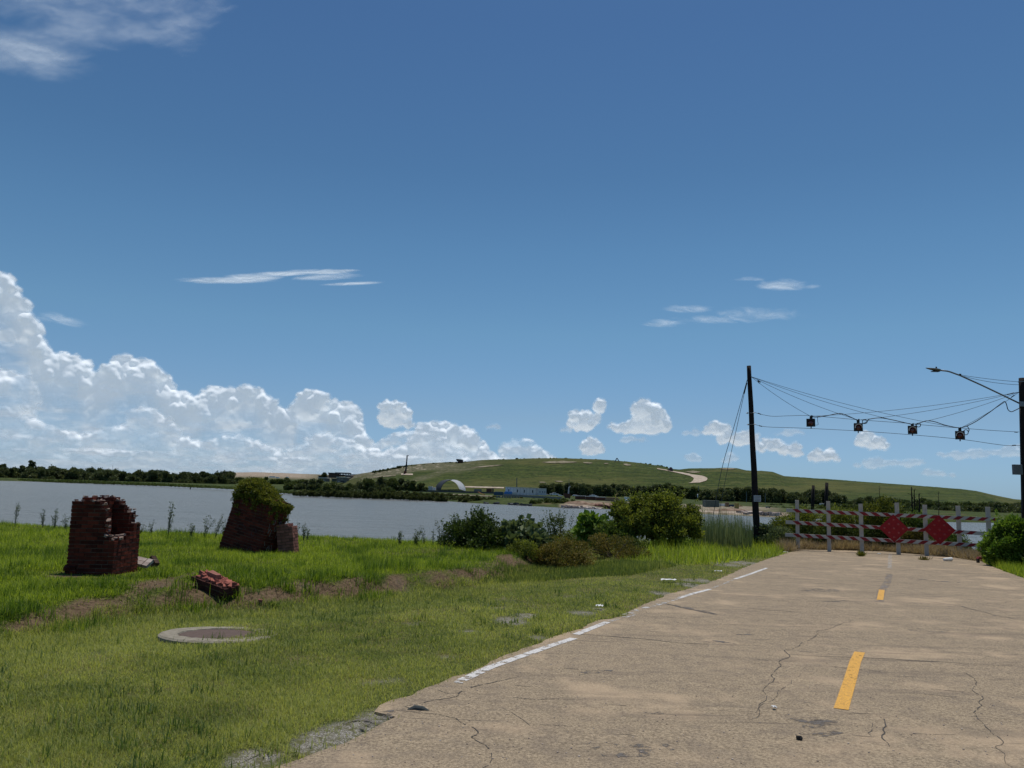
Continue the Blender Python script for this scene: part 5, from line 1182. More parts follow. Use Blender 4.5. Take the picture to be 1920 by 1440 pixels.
rg, x, y = field(2600, 8., 30, -.9, .12, 71)       # dark rank tufts along the foot and face of the bank
s = polydist(x, y, bank_arr); ok = (s > -.25) & (s < 1.9) & (fbm(x * 1.1, y * 1.1, 88, 3) > .56); x, y = x[ok], y[ok]; n_ = 46
xx = np.repeat(x, n_) + rg.normal(0, .10, len(x) * n_); yy = np.repeat(y, n_) + rg.normal(0, .10, len(x) * n_)
emit('rank_tufts', xx, yy, .10 + .16 * rg.random(len(xx)), .007 * np.maximum(1, yy / 9), np.full(len(xx), .9), np.clip(.16 + .16 * rg.normal(size=len(xx)), 0, 1), rg, M_LUSH, 'dark rank tufts of grass along the bank of the meadow', 'grass tufts')
rg, x, y = field(1500, 4.3, 30, -.86, .35, 72)     # scattered coarser weeds in the mown verge
s = polydist(x, y, bank_arr); ok = (s < -.2) & ~road_mask(x, y) & (fbm(x * .8, y * .8, 89, 3) > .47); x, y = x[ok], y[ok]; n_ = 16
xx = np.repeat(x, n_) + rg.normal(0, .045, len(x) * n_); yy = np.repeat(y, n_) + rg.normal(0, .045, len(x) * n_); m_ = ~road_mask(xx, yy); xx, yy = xx[m_], yy[m_]; t_ = np.clip(.25 + .3 * np.sin(xx * 3.1 + yy) + .2 * rg.normal(size=len(xx)), 0, 1)
emit('verge_weeds', xx, yy, .05 + .08 * rg.random(len(xx)), .009 * np.maximum(1, yy / 9), np.full(len(xx), 1.1), t_, rg, M_MOWN, 'coarse weeds scattered through the mown verge', 'weeds')
# ------------------------------------------------------------------ the far shore: trees, plant and vehicles
def fh(px, py): return far_hit(px, py)
def tree_mass(name, items, mat, label, cat, leafpx=2.6, per=150, seed=0, kind='stuff', tint=(.4, .3), base=None, trunks=False, root_px=None):
    """items: (px, top_py, base_py, half-width px[, Y]); each becomes a crown of leaf clumps standing on the far land"""
    rg = np.random.default_rng(seed + 900); parts = []
    for it in items:
        px, yt, yb, hw = it[:4]; Yd = it[4] if len(it) > 4 else fh(px, yb).y
        b = at(px, yb, Yd); m = Yd / F; H = (yb - yt) * m; W2 = hw * m; n = max(4, int(5 + 9 * W2 / max(H, .1)))
        C = []; Rr = []
        for _ in range(n):
            x = rg.uniform(-1, 1); z = rg.uniform(.0, 1) * math.sqrt(max(0, 1 - x * x)); r = H * rg.uniform(.16, .28)
            C.append((b.x + x * max(W2 - r * .6, 0), Yd + rg.uniform(-.5, .5) * W2, b.z + max(r * .5, z * (H - r)))); Rr.append(r)
        parts.append(clump_leaves(C, Rr, max(10, int(per * (H / m / 20.) ** 1. * 20 / n)), leafpx * m, rg, .75, .3, tint, .3, ctint=rg.normal(0, .12, n) + rg.normal(0, .08)))
    return parts
def mass(name, items, mat, label, cat, **k):
    kind = k.pop('kind', 'stuff'); parts = tree_mass(name, items, mat, label, cat, **k); o = leaf_obj(name, parts, mat); return tag(o, label, cat, kind=kind)
rg = np.random.default_rng(5)
# wooded left shore, one continuous wood
W1 = []
x = -330.
while x < 430:
    top = 874 + .022 * x + 5 * (float(fbm(x * .03, 1., 7, 3)) - .5) * 2; yb = float(np.interp(x, [-300, 0, 150, 300, 430], [893, 899, 903.5, 908, 913]))
    W1.append((x, top + rg.uniform(-1.5, 2), yb - rg.uniform(0, 1), rg.uniform(10, 20), 560 + rg.uniform(-30, 60))); x += rg.uniform(5, 9)
mass('shore_wood', W1, G_FAR, 'dark wood along the far left shore, reading as one mass', 'wood', seed=1, per=260, leafpx=2.2)
W2_ = [(px, yt, yb, hw, 820) for px, yt, yb, hw in [(430, 893, 908, 12), (445, 894, 908, 12), (460, 893, 909, 14), (480, 895, 910, 12), (498, 894, 911, 14), (516, 896, 912, 14), (532, 894, 912, 14), (548, 895, 914, 12), (562, 893, 914, 12)]]
mass('shore_wood', W2_, G_FARM, 'paler scrub behind the leaning stump on the far shore', 'wood', seed=2, per=200, leafpx=2.2)
def far_tree(name, px, yt, yb, hw, mat, label, group, seed, trunk=True, Yd=None, cat='tree', layered=False, per=190):
    Yd = Yd or fh(px, yb).y; b = at(px, yb, Yd); root = empty(name, b); tag(root, label, cat, group); m = Yd / F; H = (yb - yt) * m
    if layered:
        rg = np.random.default_rng(seed); C = []; Rr = []
        for zf, wf in ((1., .35), (.86, .8), (.74, .5), (.62, .9), (.48, .55), (.38, .7)):
            for k in range(4): C.append((b.x + rg.uniform(-1, 1) * hw * m * wf, Yd + rg.uniform(-1, 1) * hw * m * wf * .6, b.z + zf * H - .1 * H * rg.random())); Rr.append(H * .085)
        parts = [clump_leaves(C, Rr, 60, 2. * m, rg, .7, .2, (.25, .25), flat=.55)]
    else: parts = tree_mass(name, [(px, yt, yb - (yb - yt) * .08, hw, Yd)], mat, '', '', seed=seed, per=per)
    leaf_obj('crown', parts, mat, root); t_ = MB(); t_.tube([(0, 0, -.3), (.02 * H, 0, H * .45), (0, 0, H * .85)], [H * .035, H * .025, H * .01], 6); t_.build('trunk', M_BARK, root); return root
far_tree('pine_tree', 57, 864.5, 885, 8, G_FAR, 'tall layered pine rising above the far left wood', None, 3, Yd=600, layered=True)
for i, (px, yt, yb, hw, lab) in enumerate([(2, 868, 886, 7, 'tall dark tree cut by the left edge on the far shore'), (19, 873, 888, 6, 'bushy tree second from the left edge on the far shore'), (42, 872.5, 886, 6, 'rounded tree just left of the tall pine'), (76, 876, 893, 10, 'broad dark round tree right of the tall pine'),
    (97, 878.5, 893, 8, 'low dome tree two crowns right of the pine'), (140, 879, 893, 6, 'pointed crown above the wood left of the first mast'), (197, 878.5, 898, 11, 'large round crown between the masts'), (257, 879, 900, 8, 'spiky crown right of the masts'), (290, 880, 902, 12, 'broad crown near the right end of the wood'), (340, 883, 906, 12, 'round crown above the water pile')]):
    far_tree('shore_tree', px, yt, yb, hw, G_FAR, lab, 'trees standing above the far left wood', 20 + i, Yd=545)
# bushes on the point in the middle
BUSH = [(548, 903, 921, 16, 0), (570, 897, 919, 16, 1), (592, 893, 921, 15, 1), (608, 905, 926, 14, 0), (622, 901, 928, 16, 0), (640, 903, 929, 13, 1), (655, 907, 930, 12, 0), (668, 898, 928, 16, 1), (690, 893, 925, 17, 0), (712, 893, 922, 18, 1), (735, 894, 920, 16, 0), (757, 894, 919, 16, 1), (776, 900, 920, 13, 0), (790, 906, 920, 10, 1),
    (700, 908, 932, 20, 1), (725, 912, 934, 18, 0), (672, 914, 931, 14, 1)]
for i, (px, yt, yb, hw, k) in enumerate(BUSH): far_tree('shore_bush', px, yt, yb, hw, (G_FARM, G_FAR)[k], 'rounded %s bush on the point across the water' % ('mid green', 'dark green')[k], 'bushes on the point across the water (%s)' % ('mid green', 'dark green')[k], 50 + i, Yd=float(shoreY(ray(px, yb)[0])) + (6 + 1.8 * (931 - yb)), per=230, cat='bush')
# thicket rows in front of the hill
def row(x0, x1, tops, bots, step, hw, Yd, seed, mat, label, per=200, leafpx=2.2, name='thicket'):
    rg = np.random.default_rng(seed); its = []; x = x0
    while x < x1: its.append((x, float(np.interp(x, *zip(*tops))) + rg.uniform(-1.5, 2), float(np.interp(x, *zip(*bots))), rg.uniform(.7, 1.3) * hw, Yd + rg.uniform(-8, 8))); x += step * rg.uniform(.6, 1.3)
    return mass(name, its, mat, label, 'thicket', seed=seed, per=per, leafpx=leafpx)
row(1018, 1260, [(1018, 908), (1040, 905), (1100, 905), (1160, 908), (1200, 910), (1260, 906)], [(1018, 924), (1100, 928), (1260, 934)], 6, 9, 450, 11, G_FAR, 'dark tree row at the hill foot left of the largest shrub')
row(1250, 1330, [(1250, 908), (1330, 916)], [(1250, 930), (1330, 940)], 6, 9, 440, 12, G_FARM, 'pale green scrub at the hill foot behind the largest shrub')
row(1322, 1425, [(1322, 917), (1345, 913), (1390, 910), (1425, 911)], [(1322, 940), (1425, 944)], 6, 10, 370, 13, G_FAR, 'dark tree row at the hill foot left of the pole')
row(1425, 1590, [(1425, 912), (1470, 917), (1500, 914), (1540, 917), (1575, 924), (1590, 934)], [(1425, 944), (1590, 953)], 6, 10, 365, 14, G_FAR, 'dark tree row at the hill foot right of the pole')
row(1600, 1700, [(1600, 935), (1630, 928), (1660, 930), (1700, 936)], [(1600, 953), (1700, 958)], 7, 12, 340, 15, G_FAR, 'dark scrub at the hill foot behind the left diamond sign')
row(1690, 1900, [(1690, 938), (1740, 934), (1790, 938), (1830, 937), (1900, 940)], [(1690, 962), (1900, 972)], 7, 13, 300, 16, G_FARM, 'green hedge of scrub behind the right half of the barricade')
row(1770, 1990, [(1770, 946), (1830, 944), (1900, 938), (1990, 936)], [(1770, 968), (1990, 978)], 8, 13, 260, 17, G_FAR, 'dark scrub along the far water edge at the right')
row(1440, 1720, [(1440, 950), (1520, 948), (1600, 944), (1720, 948)], [(1440, 962), (1600, 968), (1720, 972)], 7, 12, 225, 27, G_FARM, 'low waterside scrub behind the left half of the barricade')
row(1415, 1900, [(1415, 944), (1500, 946), (1600, 943), (1700, 948), (1900, 950)], [(1415, 957), (1600, 962), (1700, 967), (1900, 972)], 8, 12, 275, 28, G_FAR, 'broken scrub between the hill foot trees and the water at the right', per=170)
row(1000, 1080, [(1000, 936), (1030, 933), (1080, 936)], [(1000, 951), (1080, 954)], 5, 8, 215, 18, G_FARM, 'green waterside scrub below the white trucks', per=240)
row(560, 1000, [(560, 918), (760, 923), (900, 931), (1000, 936)], [(560, 928), (700, 933), (780, 936), (900, 943.5), (1000, 948.5)], 7, 9, 235, 19, leafmat('marsh_leaf', (.04, .055, .018), (.13, .14, .05), .25), 'low marsh growth along the water edge in the middle', per=160, name='marsh_plants')
row(700, 1060, [(700, 920), (780, 922.5), (900, 929), (1060, 937)], [(700, 931), (780, 933), (900, 940), (1060, 949)], 5, 9, 262, 29, leafmat('bank_leaf', (.045, .056, .018), (.150, .145, .055), .25), 'brownish scrub on the bank between the water and the low wall', per=170, name='bank_scrub')
mass('marsh_grass', [(x_, float(np.interp(x_, [-300, 0, 150, 300, 420, 560], [891, 897, 900, 906, 912, 921])), float(np.interp(x_, [-300, 0, 150, 300, 420, 560], [893, 901, 905, 910.5, 915.5, 926])), 14, 500 - max(0, x_) * .42) for x_ in np.arange(-300, 560, 9.)],
    leafmat('marsh_blade', (.06, .09, .022), (.13, .165, .045), .25), 'green marsh grass edging the far left shore', 'marsh grass', per=160, leafpx=1.6, tint=(.5, .25), seed=31)
row(700, 1260, [(700, 883), (760, 872.5), (870, 866), (950, 861), (1060, 859), (1160, 864), (1240, 873), (1260, 879)], [(700, 886), (760, 876), (870, 869), (950, 864.5), (1060, 862.5), (1160, 867.5), (1240, 877), (1260, 882)], 4, 3, 640, 20, G_FARM, 'thin weeds fringing the hill crest', per=110, leafpx=1.3, name='crest_weeds')

# ---- yard things: built at real size where the view ray meets the far land
def yard(px, py, Yd=None): return fh(px, py) if Yd is None else at(px, py, Yd)
def bx(name, px0, px1, yt, yb, mat, label, cat, dep=3., Yd=None, group=None, rz=0., parent=None, off=0.):
    """a box-shaped thing given by its outline in the photograph"""
    p = yard((px0 + px1) / 2, yb, Yd); m = p.y / F; w = (px1 - px0) * m; h = (yb - yt) * m
    b = MB(); b.box((0, 0, h / 2 - .1), (w, dep, h + .2), t=.6); o = b.build(name, mat, bevel=.04); o.location = p; o.rotation_euler = (0, 0, rz); return tag(o, label, cat, group)
M_DK = paint('dark_shell', (.045, .05, .055), None, .7); M_WHT_S = leafmat('white_shell', (.85, .86, .88), (.85, .86, .88), .6, tcol=(1.1, 1.1, 1.1)); M_LIL = paint('trailer_wall', (.88, .76, .72), (.78, .67, .63), .7, sc=1.)
M_ROOFL = paint('trailer_roof', (.72, .68, .58), (.55, .52, .46), .7, sc=1.); M_GLASS = paint('dark_window', (.03, .035, .04), None, .3); M_BLUE = paint('blue_cover', (.10, .26, .62), (.07, .19, .45), .6, sc=1.)
M_BLUE2 = paint('blue_grey_cover', (.05, .10, .16), None, .6); M_RBROWN = paint('rust_brown', (.15, .055, .035), (.08, .035, .028), .8, sc=1.); M_TANB = paint('tan_load', (.26, .18, .11), (.13, .085, .05), .9, sc=1.5)
M_ORNG = paint('orange_steel', (.50, .23, .08), None, .6); M_YELM = paint('dull_yellow', (.35, .27, .08), None, .6); M_CARW = paint('white_car_paint', (.80, .80, .80), (.7, .7, .7), .3); M_TYRE = paint('tyre', (.02, .02, .02), None, .8)
M_GRN = paint('grey_green_panel', (.12, .14, .115), None, .7); M_NAVY = paint('navy_cab', (.02, .05, .12), None, .5); M_SLAB = paint('weathered_concrete', (.24, .225, .20), (.15, .14, .13), .9, sc=1.); M_ROOFD = paint('dark_roof', (.05, .06, .062), None, .8)
# arched fabric shelter
pf = yard(843, 921); m = pf.y / F; R0 = 23.5 * m; Hh = 21.5 * m
ar = empty('arch_shelter', pf); tag(ar, 'open arched shelter, dark on the left and white on the right, below the hill', 'shelter')
for a0, a1, mt, nm in ((math.pi * .54, math.pi, M_DK, 'dark_cover'), (0, math.pi * .54, M_WHT_S, 'white_cover')):
    b = MB(); vs = []; n = 12
    for k in range(n + 1):
        a = a0 + (a1 - a0) * k / n
        for off, rr in ((0, 1.), (0, .965), (1, .965), (1, 1.)): vs.append((R0 * rr * math.cos(a) + (6.5 if off == 0 else -6.5) * m, 0 if off == 0 else 9., Hh * rr * math.sin(a)))
    b.add(vs, [(k * 4 + j, (k + 1) * 4 + j, (k + 1) * 4 + (j + 1) % 4, k * 4 + (j + 1) % 4) for k in range(n) for j in range(4)]); b.build(nm, mt, ar)
bx('storage_shed', 803, 811, 912, 920, M_PALE, 'small pale shed at the left foot of the arched shelter', 'shed')
bx('storage_shed', 811.5, 817, 914, 920.5, M_LIL, 'grey shed tucked against the dark side of the arched shelter', 'shed')
# long low wall
pa, pb = yard(770, 921.5), yard(944, 926.5); b = MB(); d_ = pb - pa; R_ = Matrix.Translation((pa + pb) / 2) @ Matrix.Rotation(math.atan2(d_.y, d_.x), 4, 'Z') @ Matrix.Rotation(-math.asin(d_.z / d_.length), 4, 'Y')
b.box((0, 0, .45), (d_.length, .4, 1.0), R_); tag(b.build('long_low_wall', paint('dull_wall', (.11, .105, .10), None, .8)), 'long low dark wall running from the shelter to the blue covers', 'wall')
pa, pb = yard(944, 930), yard(1052, 936.5); b = MB(); d_ = pb - pa; R_ = Matrix.Translation((pa + pb) / 2) @ Matrix.Rotation(math.atan2(d_.y, d_.x), 4, 'Z') @ Matrix.Rotation(-math.asin(d_.z / d_.length), 4, 'Y')
b.box((0, 0, .35), (d_.length, .4, .9), R_); tag(b.build('long_low_wall', paint('pale_wall', (.24, .23, .22), None, .8)), 'pale low wall in front of the trailers and white trucks', 'wall')
far_ribbon('pale_bank_strip', resample([(826, 925.5), (900, 929), (942, 931)], 20), resample([(826, 927), (900, 931), (942, 932.5)], 20), M_SCAR, .12)
bx('steel_container', 912, 922, 916.5, 923, M_RBROWN, 'small rust-brown container left of the blue covers', 'container'); bx('steel_container', 922.8, 925.5, 915.5, 923, M_DK, 'dark upright block beside the rust-brown container', 'container', 1.5)
bx('grey_block', 889, 903, 917, 922.5, M_SLAB, 'low grey block right of the arched shelter', 'block', 2.)
p = yard(903, 929.5); b = MB(); m = p.y / F; b.tube([(-7 * m, 0, 7 * m), (-4 * m, 0, 5.5 * m), (5 * m, 0, 1. * m)], [.16, .16, .12], 6); b.box((5 * m, 0, .35), (2 * m, 1.4, .7)); o = b.build('fallen_boom', M_ORNG); o.location = p; tag(o, 'orange crane boom lying slanted on the far bank', 'boom')
for i, (a, c, yt, yb, mt, lab) in enumerate(((926, 944, 922, 928.5, M_BLUE2, 'darker blue-grey covered stack, left of the bright blue one'), (945, 961, 921.5, 927.5, M_BLUE, 'bright blue covered stack in front of the trailers'), (960.5, 969, 923, 928, M_PALE, 'pale blue end of the covered stacks'))):
    p = yard((a + c) / 2, yb); m = p.y / F; w = (c - a) * m; h = (yb - yt) * m; b = MB(); b.prism([(-w / 2, 0), (-w / 2, h * .7), (-w / 2 + h * .4, h), (w / 2 - h * .3, h), (w / 2, h * .65), (w / 2, 0)], -1.5, 1.5); o = b.build('covered_stack', mt, bevel=.05); o.location = p; tag(o, lab, 'covered stack', 'covered stacks before the trailers')
# pipe sections standing in a row
for i in range(9):
    p = yard(932 + i * 5., 933.2 + i * .1); m = p.y / F; b = MB(); b.tube([(0, 0, -.1), (0, 0, 3.6 * m)], 2. * m, 10); b.tube([(0, 0, 3.6 * m), (0, 0, 3.7 * m)], 1.6 * m, 10, t=.2); o = b.build('concrete_pipe', M_SLAB); o.location = p; tag(o, 'grey concrete pipe section standing in the row below the blue covers', 'pipe', 'concrete pipes on the far bank')
# office trailers
p = yard(978, 928); m = p.y / F; tr = empty('office_trailer', p, -.0); tag(tr, 'long mauve-grey office trailer with four small dark windows', 'trailer')
w, h, d = 61 * m, 13 * m, 4.; sk = -.055
b = MB(); b.box((0, 0, h / 2), (w, d, h), Matrix.Shear('XY', 4, (0, 0)) @ Matrix.Rotation(math.radians(.6), 4, 'Y'), t=.6); b.build('wall', M_LIL, tr); b = MB(); b.box((0, 0, h + .12), (w + .5, d + .5, .28), Matrix.Rotation(math.radians(.6), 4, 'Y')); b.build('roof', M_ROOFL, tr)
for x_ in (-24, -8, 5, 20): b = MB(); b.box((x_ * m, -d / 2 - .02, h * .55), (1.7 * m, .1, 5. * m)); b.build('window', M_GLASS, tr)
for x_ in range(-27, 30, 6):
    b = MB(); b.box((x_ * m, -d / 2 - .01, h * .5), (.08, .05, h * .96)); b.build('wall_seam', M_SLAB, tr)
p = yard(1016, 929); m = p.y / F; t3_ = empty('office_trailer', p, .0); tag(t3_, 'end trailer in blue-grey shade joining the long trailer on its right', 'trailer')
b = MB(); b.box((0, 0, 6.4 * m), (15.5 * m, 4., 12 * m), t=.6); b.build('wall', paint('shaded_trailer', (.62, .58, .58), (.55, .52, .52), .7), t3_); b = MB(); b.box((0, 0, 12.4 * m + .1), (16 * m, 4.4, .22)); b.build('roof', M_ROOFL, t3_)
for x_ in (-4, 1, 5): b = MB(); b.box((x_ * m, -2.03, 6.5 * m), (1.3 * m, .1, 3.4 * m)); b.build('window', paint('grey_window', (.12, .14, .19), None, .3), t3_)
# vehicles
def vehicle(px, yb, wpx, kind, mat, label, Yd=None, rz=0., group='vehicles parked in the far yard'):
    p = yard(px, yb, Yd); m = p.y / F; L = wpx * m; s_ = L / 5.2; r = empty(kind, p, rz); tag(r, label, {'pickup_truck': 'pickup truck', 'parked_car': 'car', 'cargo_truck': 'truck'}[kind], group)
    b = MB()
    if kind == 'pickup_truck': prof = [(-2.6, .45), (-2.6, 1.15), (-.9, 1.18), (-.85, 1.2), (-.6, 1.85), (.7, 1.85), (1.3, 1.25), (2.5, 1.1), (2.6, .45)]
    elif kind == 'parked_car': prof = [(-2.5, .35), (-2.55, .95), (-1.9, 1.05), (-1.3, 1.5), (.5, 1.5), (1.3, 1.0), (2.4, .85), (2.55, .35)]
    else: prof = [(-2.6, .5), (-2.6, 2.2), (1.0, 2.2), (1.0, 2.0), (1.3, 2.3), (2.2, 2.3), (2.6, 1.4), (2.6, .5)]
    b.prism([(x_ * s_, z_ * s_) for x_, z_ in prof], -.95 * s_, .95 * s_); b.build('body', mat, r, bevel=.05)
    b = MB(); wz = {'pickup_truck': (-.55, .75, 1.3, 1.75), 'parked_car': (-1.1, .6, 1.05, 1.4), 'cargo_truck': (1.4, 2.2, 1.5, 2.1)}[kind]
    b.box(((wz[0] + wz[1]) / 2 * s_, 0, (wz[2] + wz[3]) / 2 * s_), ((wz[1] - wz[0]) * s_, 1.93 * s_, (wz[3] - wz[2]) * s_)); b.build('windows', M_GLASS, r)
    for x_ in (-1.7, 1.65):
        for y_ in (-.86, .86): b = MB(); b.tube([(x_ * s_, (y_ - .11) * s_, .38 * s_), (x_ * s_, (y_ + .11) * s_, .38 * s_)], .38 * s_, 10); b.build('wheel', M_TYRE, r)
    return r
vehicle(1024, 929, 10, 'parked_car', M_CARW, 'white car parked close against the end trailer'); vehicle(1039, 929.5, 17, 'pickup_truck', M_CARW, 'largest white pickup right of the trailers'); vehicle(1051, 930.5, 9, 'parked_car', M_CARW, 'white car directly right of the largest pickup')
vehicle(1079, 931, 12, 'parked_car', M_CARW, 'white car behind the left end of the long brown load'); vehicle(1112, 931.5, 13, 'pickup_truck', M_CARW, 'white pickup behind the middle of the long brown load'); vehicle(1119, 932, 7, 'parked_car', M_CARW, 'small white car at the right of the middle pickup')
vehicle(1355, 949.5, 11, 'cargo_truck', M_CARW, 'white truck right of the grey-green container'); vehicle(1371, 950.5, 10, 'cargo_truck', M_NAVY, 'dark blue truck left of the yellow drum in the right yard'); vehicle(1389, 950, 7, 'parked_car', M_ORNG, 'small orange and tan car right of the yellow drum'); vehicle(1440, 952.5, 9, 'parked_car', M_NAVY, 'dark car in the yard just right of the tall left pole')
vehicle(1178, 939.5, 11, 'parked_car', M_CARW, 'white car touching the left side of the largest shrub')
# brown bin with pale arm
p = yard(1063, 935); m = p.y / F; r = empty('loading_hopper', p); tag(r, 'rust-brown hopper with a pale slanting arm beside the white cars', 'hopper')
b = MB(); b.prism([(-7 * m, 10 * m), (7 * m, 9 * m), (5.5 * m, 1. * m), (-4 * m, 1.5 * m)], -1.6, 1.6); b.build('bin', M_RBROWN, r); b = MB(); b.tube([(2.5 * m, 0, 8 * m), (3.2 * m, 0, 20 * m), (6 * m, 0, 23 * m)], [.28, .22, .15], 6); b.build('arm', M_PALE, r)
for s_ in (-3, 4): b = MB(); b.box((s_ * m, -1., .4), (1.6 * m, .5, 1.2)); b.build('foot', M_PALE, r)
# long brown load in sections
for i in range(4):
    x0 = 1079 + i * 19.; p = yard(x0 + 9.2, 936.3 + i * 1.15); m = p.y / F; r = empty('stacked_load', p); tag(r, ('first section of the long brown stack, nearest the hopper', 'second section of the long brown stack', 'third section of the long brown stack', 'last tan section of the long brown stack, beside the excavator')[i], 'stack', 'sections of the long brown stack')
    b = MB(); b.box((0, 0, 3. * m), (18.4 * m, 3., 6.2 * m), t=.5)
    for k in range(-4, 5): b.box((k * 2.1 * m, -1.5, 3. * m), (.35, .14, 6. * m), t=.9)
    b.build('bundle', M_TANB if i == 3 else M_RBROWN, r); b = MB(); b.box((0, 0, 6.4 * m), (18.6 * m, 3.3, .9 * m)); b.build('top_cover', M_PALE if i < 3 else M_TANB, r)
p = yard(1156, 941); m = p.y / F; r = empty('excavator', p); tag(r, 'tan excavator standing between the brown stack and the white car', 'excavator')
b = MB(); b.box((0, 0, 1.1 * m), (7 * m, 2.4, 2.2 * m)); b.build('tracks', M_TYRE, r); b = MB(); b.box((.8 * m, 0, 5 * m), (5 * m, 2., 5.4 * m)); b.build('cab', M_TANB, r, bevel=.06); b = MB(); b.tube([(-1 * m, 0, 5 * m), (-2.2 * m, 0, 12 * m), (1.4 * m, 0, 14.5 * m)], [.22, .2, .15], 6); b.build('boom', M_YELM, r)
bx('white_tank', 1171, 1182, 932, 936, M_CARW, 'pale tank top behind the white car by the largest shrub', 'tank', 2.)
# right yard
bx('long_container', 1320, 1346, 938.5, 950, M_GRN, 'long grey-green container with a pale top edge, left of the right yard', 'container', 3.); bx('container_rim', 1319, 1345, 937.3, 938.8, M_PALE, 'pale pipe lying along the top of the grey-green container', 'pipe', .6)
bx('tool_box', 1361, 1365.5, 942, 950.5, M_TANB, 'tan box between the white and dark blue trucks', 'box', 1.5); bx('yellow_drum', 1378.5, 1384, 943.5, 953, M_YELM, 'dull yellow drum at the right yard edge', 'drum', 1.5)
for px, py, r_, lab in ((1400, 948, 2.8, 'round white tank left of the tall left pole'), (1429.5, 950.5, 1.7, 'small white ball tank right of the tall left pole'), (1470, 953, 1.9, 'white ball tank near the left end of the barricade'), (1319.8, 941.5, 1.2, 'tiny white ball tank at the left end of the container'), (1308, 927.5, 1.2, 'small white dish peeping over the largest shrub')):
    p = at(px, py, 300 if py > 930 else 360); m = p.y / F; b = MB(); vs = []; n = 10
    b.tube([(0, 0, -r_ * m * math.cos(a)) for a in np.linspace(0, math.pi, 8)], [max(.02, r_ * m * math.sin(a)) for a in np.linspace(0, math.pi, 8)], n); b.box((0, 0, -r_ * m - .5), (.3, .3, 1.2)); o = b.build('white_tank', M_CARW, smooth=True); o.location = p; tag(o, lab, 'tank', 'white tanks in the far yard')
for a, c, yt, yb, mt, lab in ((1480, 1488, 951, 954.5, M_PALE, 'low pale box behind the first barricade post'), (1500, 1514, 950, 954, M_PALE, 'pale low stack between the first two barricade posts'), (1538, 1545, 944, 953, M_PALE, 'pale upright scrap between the black posts'), (1443, 1463, 957.3, 958.5, M_PALE, 'pale plank walkway at the water edge right of the pole')): bx('yard_scrap', a, c, yt, yb, mt, lab, 'scrap', 1.5, Yd=290)
bx('small_pier', 1446, 1462, 958.5, 965, M_DK, 'dark low pier at the far water edge right of the pole', 'pier', 3., Yd=200)
# rocks along the far waterline
rr = random.Random(3)
for a, c, ya, yc, n, lab, mt in ((1056, 1130, 953.2, 956, 46, 'pale rocks at the waterline below the hopper', M_RUB), (574, 625, 926.6, 930.4, 26, 'pale rocks at the waterline on the point', M_RUB), (905, 1000, 945, 949.5, 26, 'dark rocks along the middle waterline', M_DK), (1380, 1460, 962, 966, 34, 'pale rocks along the waterline by the left pole', M_RUB), (1115, 1150, 948, 953, 20, 'reddish rubble on the bank below the brown stack', M_RBROWN)):
    b = MB()
    for _ in range(n):
        t_ = rr.random(); px = a + (c - a) * t_; py = ya + (yc - ya) * t_ + rr.uniform(-.8, .8); p = fh(px, py); s = rr.uniform(.35, 1.0); R_ = Matrix.Translation(p) @ Matrix.Rotation(rr.random() * 6, 4, 'Z') @ Matrix.Rotation(rr.uniform(-.4, .4), 4, 'X'); b.box((0, 0, s * .15), (s * 1.7, s, s * .8), R_, rr.random(), 0, jit=s * .2)
    tag(b.build('waterline_rocks', mt), lab, 'rocks', kind='stuff')
# earth mounds by the yard
def mound(px, yb, wpx, hpx, mat, label, sd_):
    p = fh(px, yb); m = p.y / F; w, h = wpx * m / 2, hpx * m; n = 26; xs, ys = np.meshgrid(np.linspace(-1, 1, n), np.linspace(-1, 1, n)); r2 = xs ** 2 + ys ** 2
    z = h * np.clip(1 - r2, 0, 1) ** .7 * (.7 + .6 * fbm(xs * 3 + sd_, ys * 3, sd_, 4)) - .25; V = np.stack([p.x + xs * w, p.y + ys * w * .5 + w * .2, p.z + z], -1).reshape(-1, 3)
    tag(mobj('earth_mound', rawmesh('earth_mound', V, grid_faces(n, n), mat, True)), label, 'earth mound')
M_EARTH = mat_dirt('brown_earth', (.16, .10, .065), (.36, .26, .19), .6)
mound(1085, 945, 60, 7, M_EARTH, 'low brown earth bank under the left of the long stack', 1); mound(1128, 948.5, 70, 8, M_EARTH, 'brown earth bank under the right of the long stack', 2); mound(1165, 951.5, 60, 7, M_EARTH, 'brown earth bank reaching behind the largest shrub', 3); mound(1375, 957, 70, 5, M_EARTH, 'pale sandy bank below the right yard', 4)
# things on the hill and behind it
def thin(name, px, yt, yb, w, Yd, mat, label, cat, dx=0., group=None):
    a = at(px, yb, Yd); c = at(px + dx, yt, Yd); b = MB(); b.tube([a, c], [w, w * .7], 6); return tag(b.build(name, mat), label, cat, group)
M_MAST = paint('mast_grey', (.16, .18, .19), None, .7)
for px, yt, yb, w, lab in ((179.5, 875, 888, .10, 'leftmost thin mast above the far left wood'), (211.5, 872, 888, .20, 'thickest and tallest mast above the far left wood'), (218.5, 876, 888, .09, 'short mast just right of the thickest one'), (222, 875.5, 888, .09, 'rightmost short mast above the far left wood')): thin('radio_mast', px, yt, yb, w, 800, M_MAST, lab, 'mast', group='masts behind the far left wood')
for px, yt, yb, w, Yd, lab in ((969, 896, 914, .30, 470, 'dark utility pole standing just behind the long trailer'), (1067, 898, 925, .16, 430, 'faint utility pole behind the hopper'), (1399.6, 922, 942, .14, 330, 'faint grey utility pole just left of the tall near pole'), (1435, 925, 945, .13, 330, 'faint grey pole in the trees right of the tall near pole'), (1310, 911, 920, .2, 420, 'short dark post over the largest shrub')): thin('far_pole', px, yt, yb, w, Yd, M_MAST, lab, 'pole', group='utility poles in the far yard')
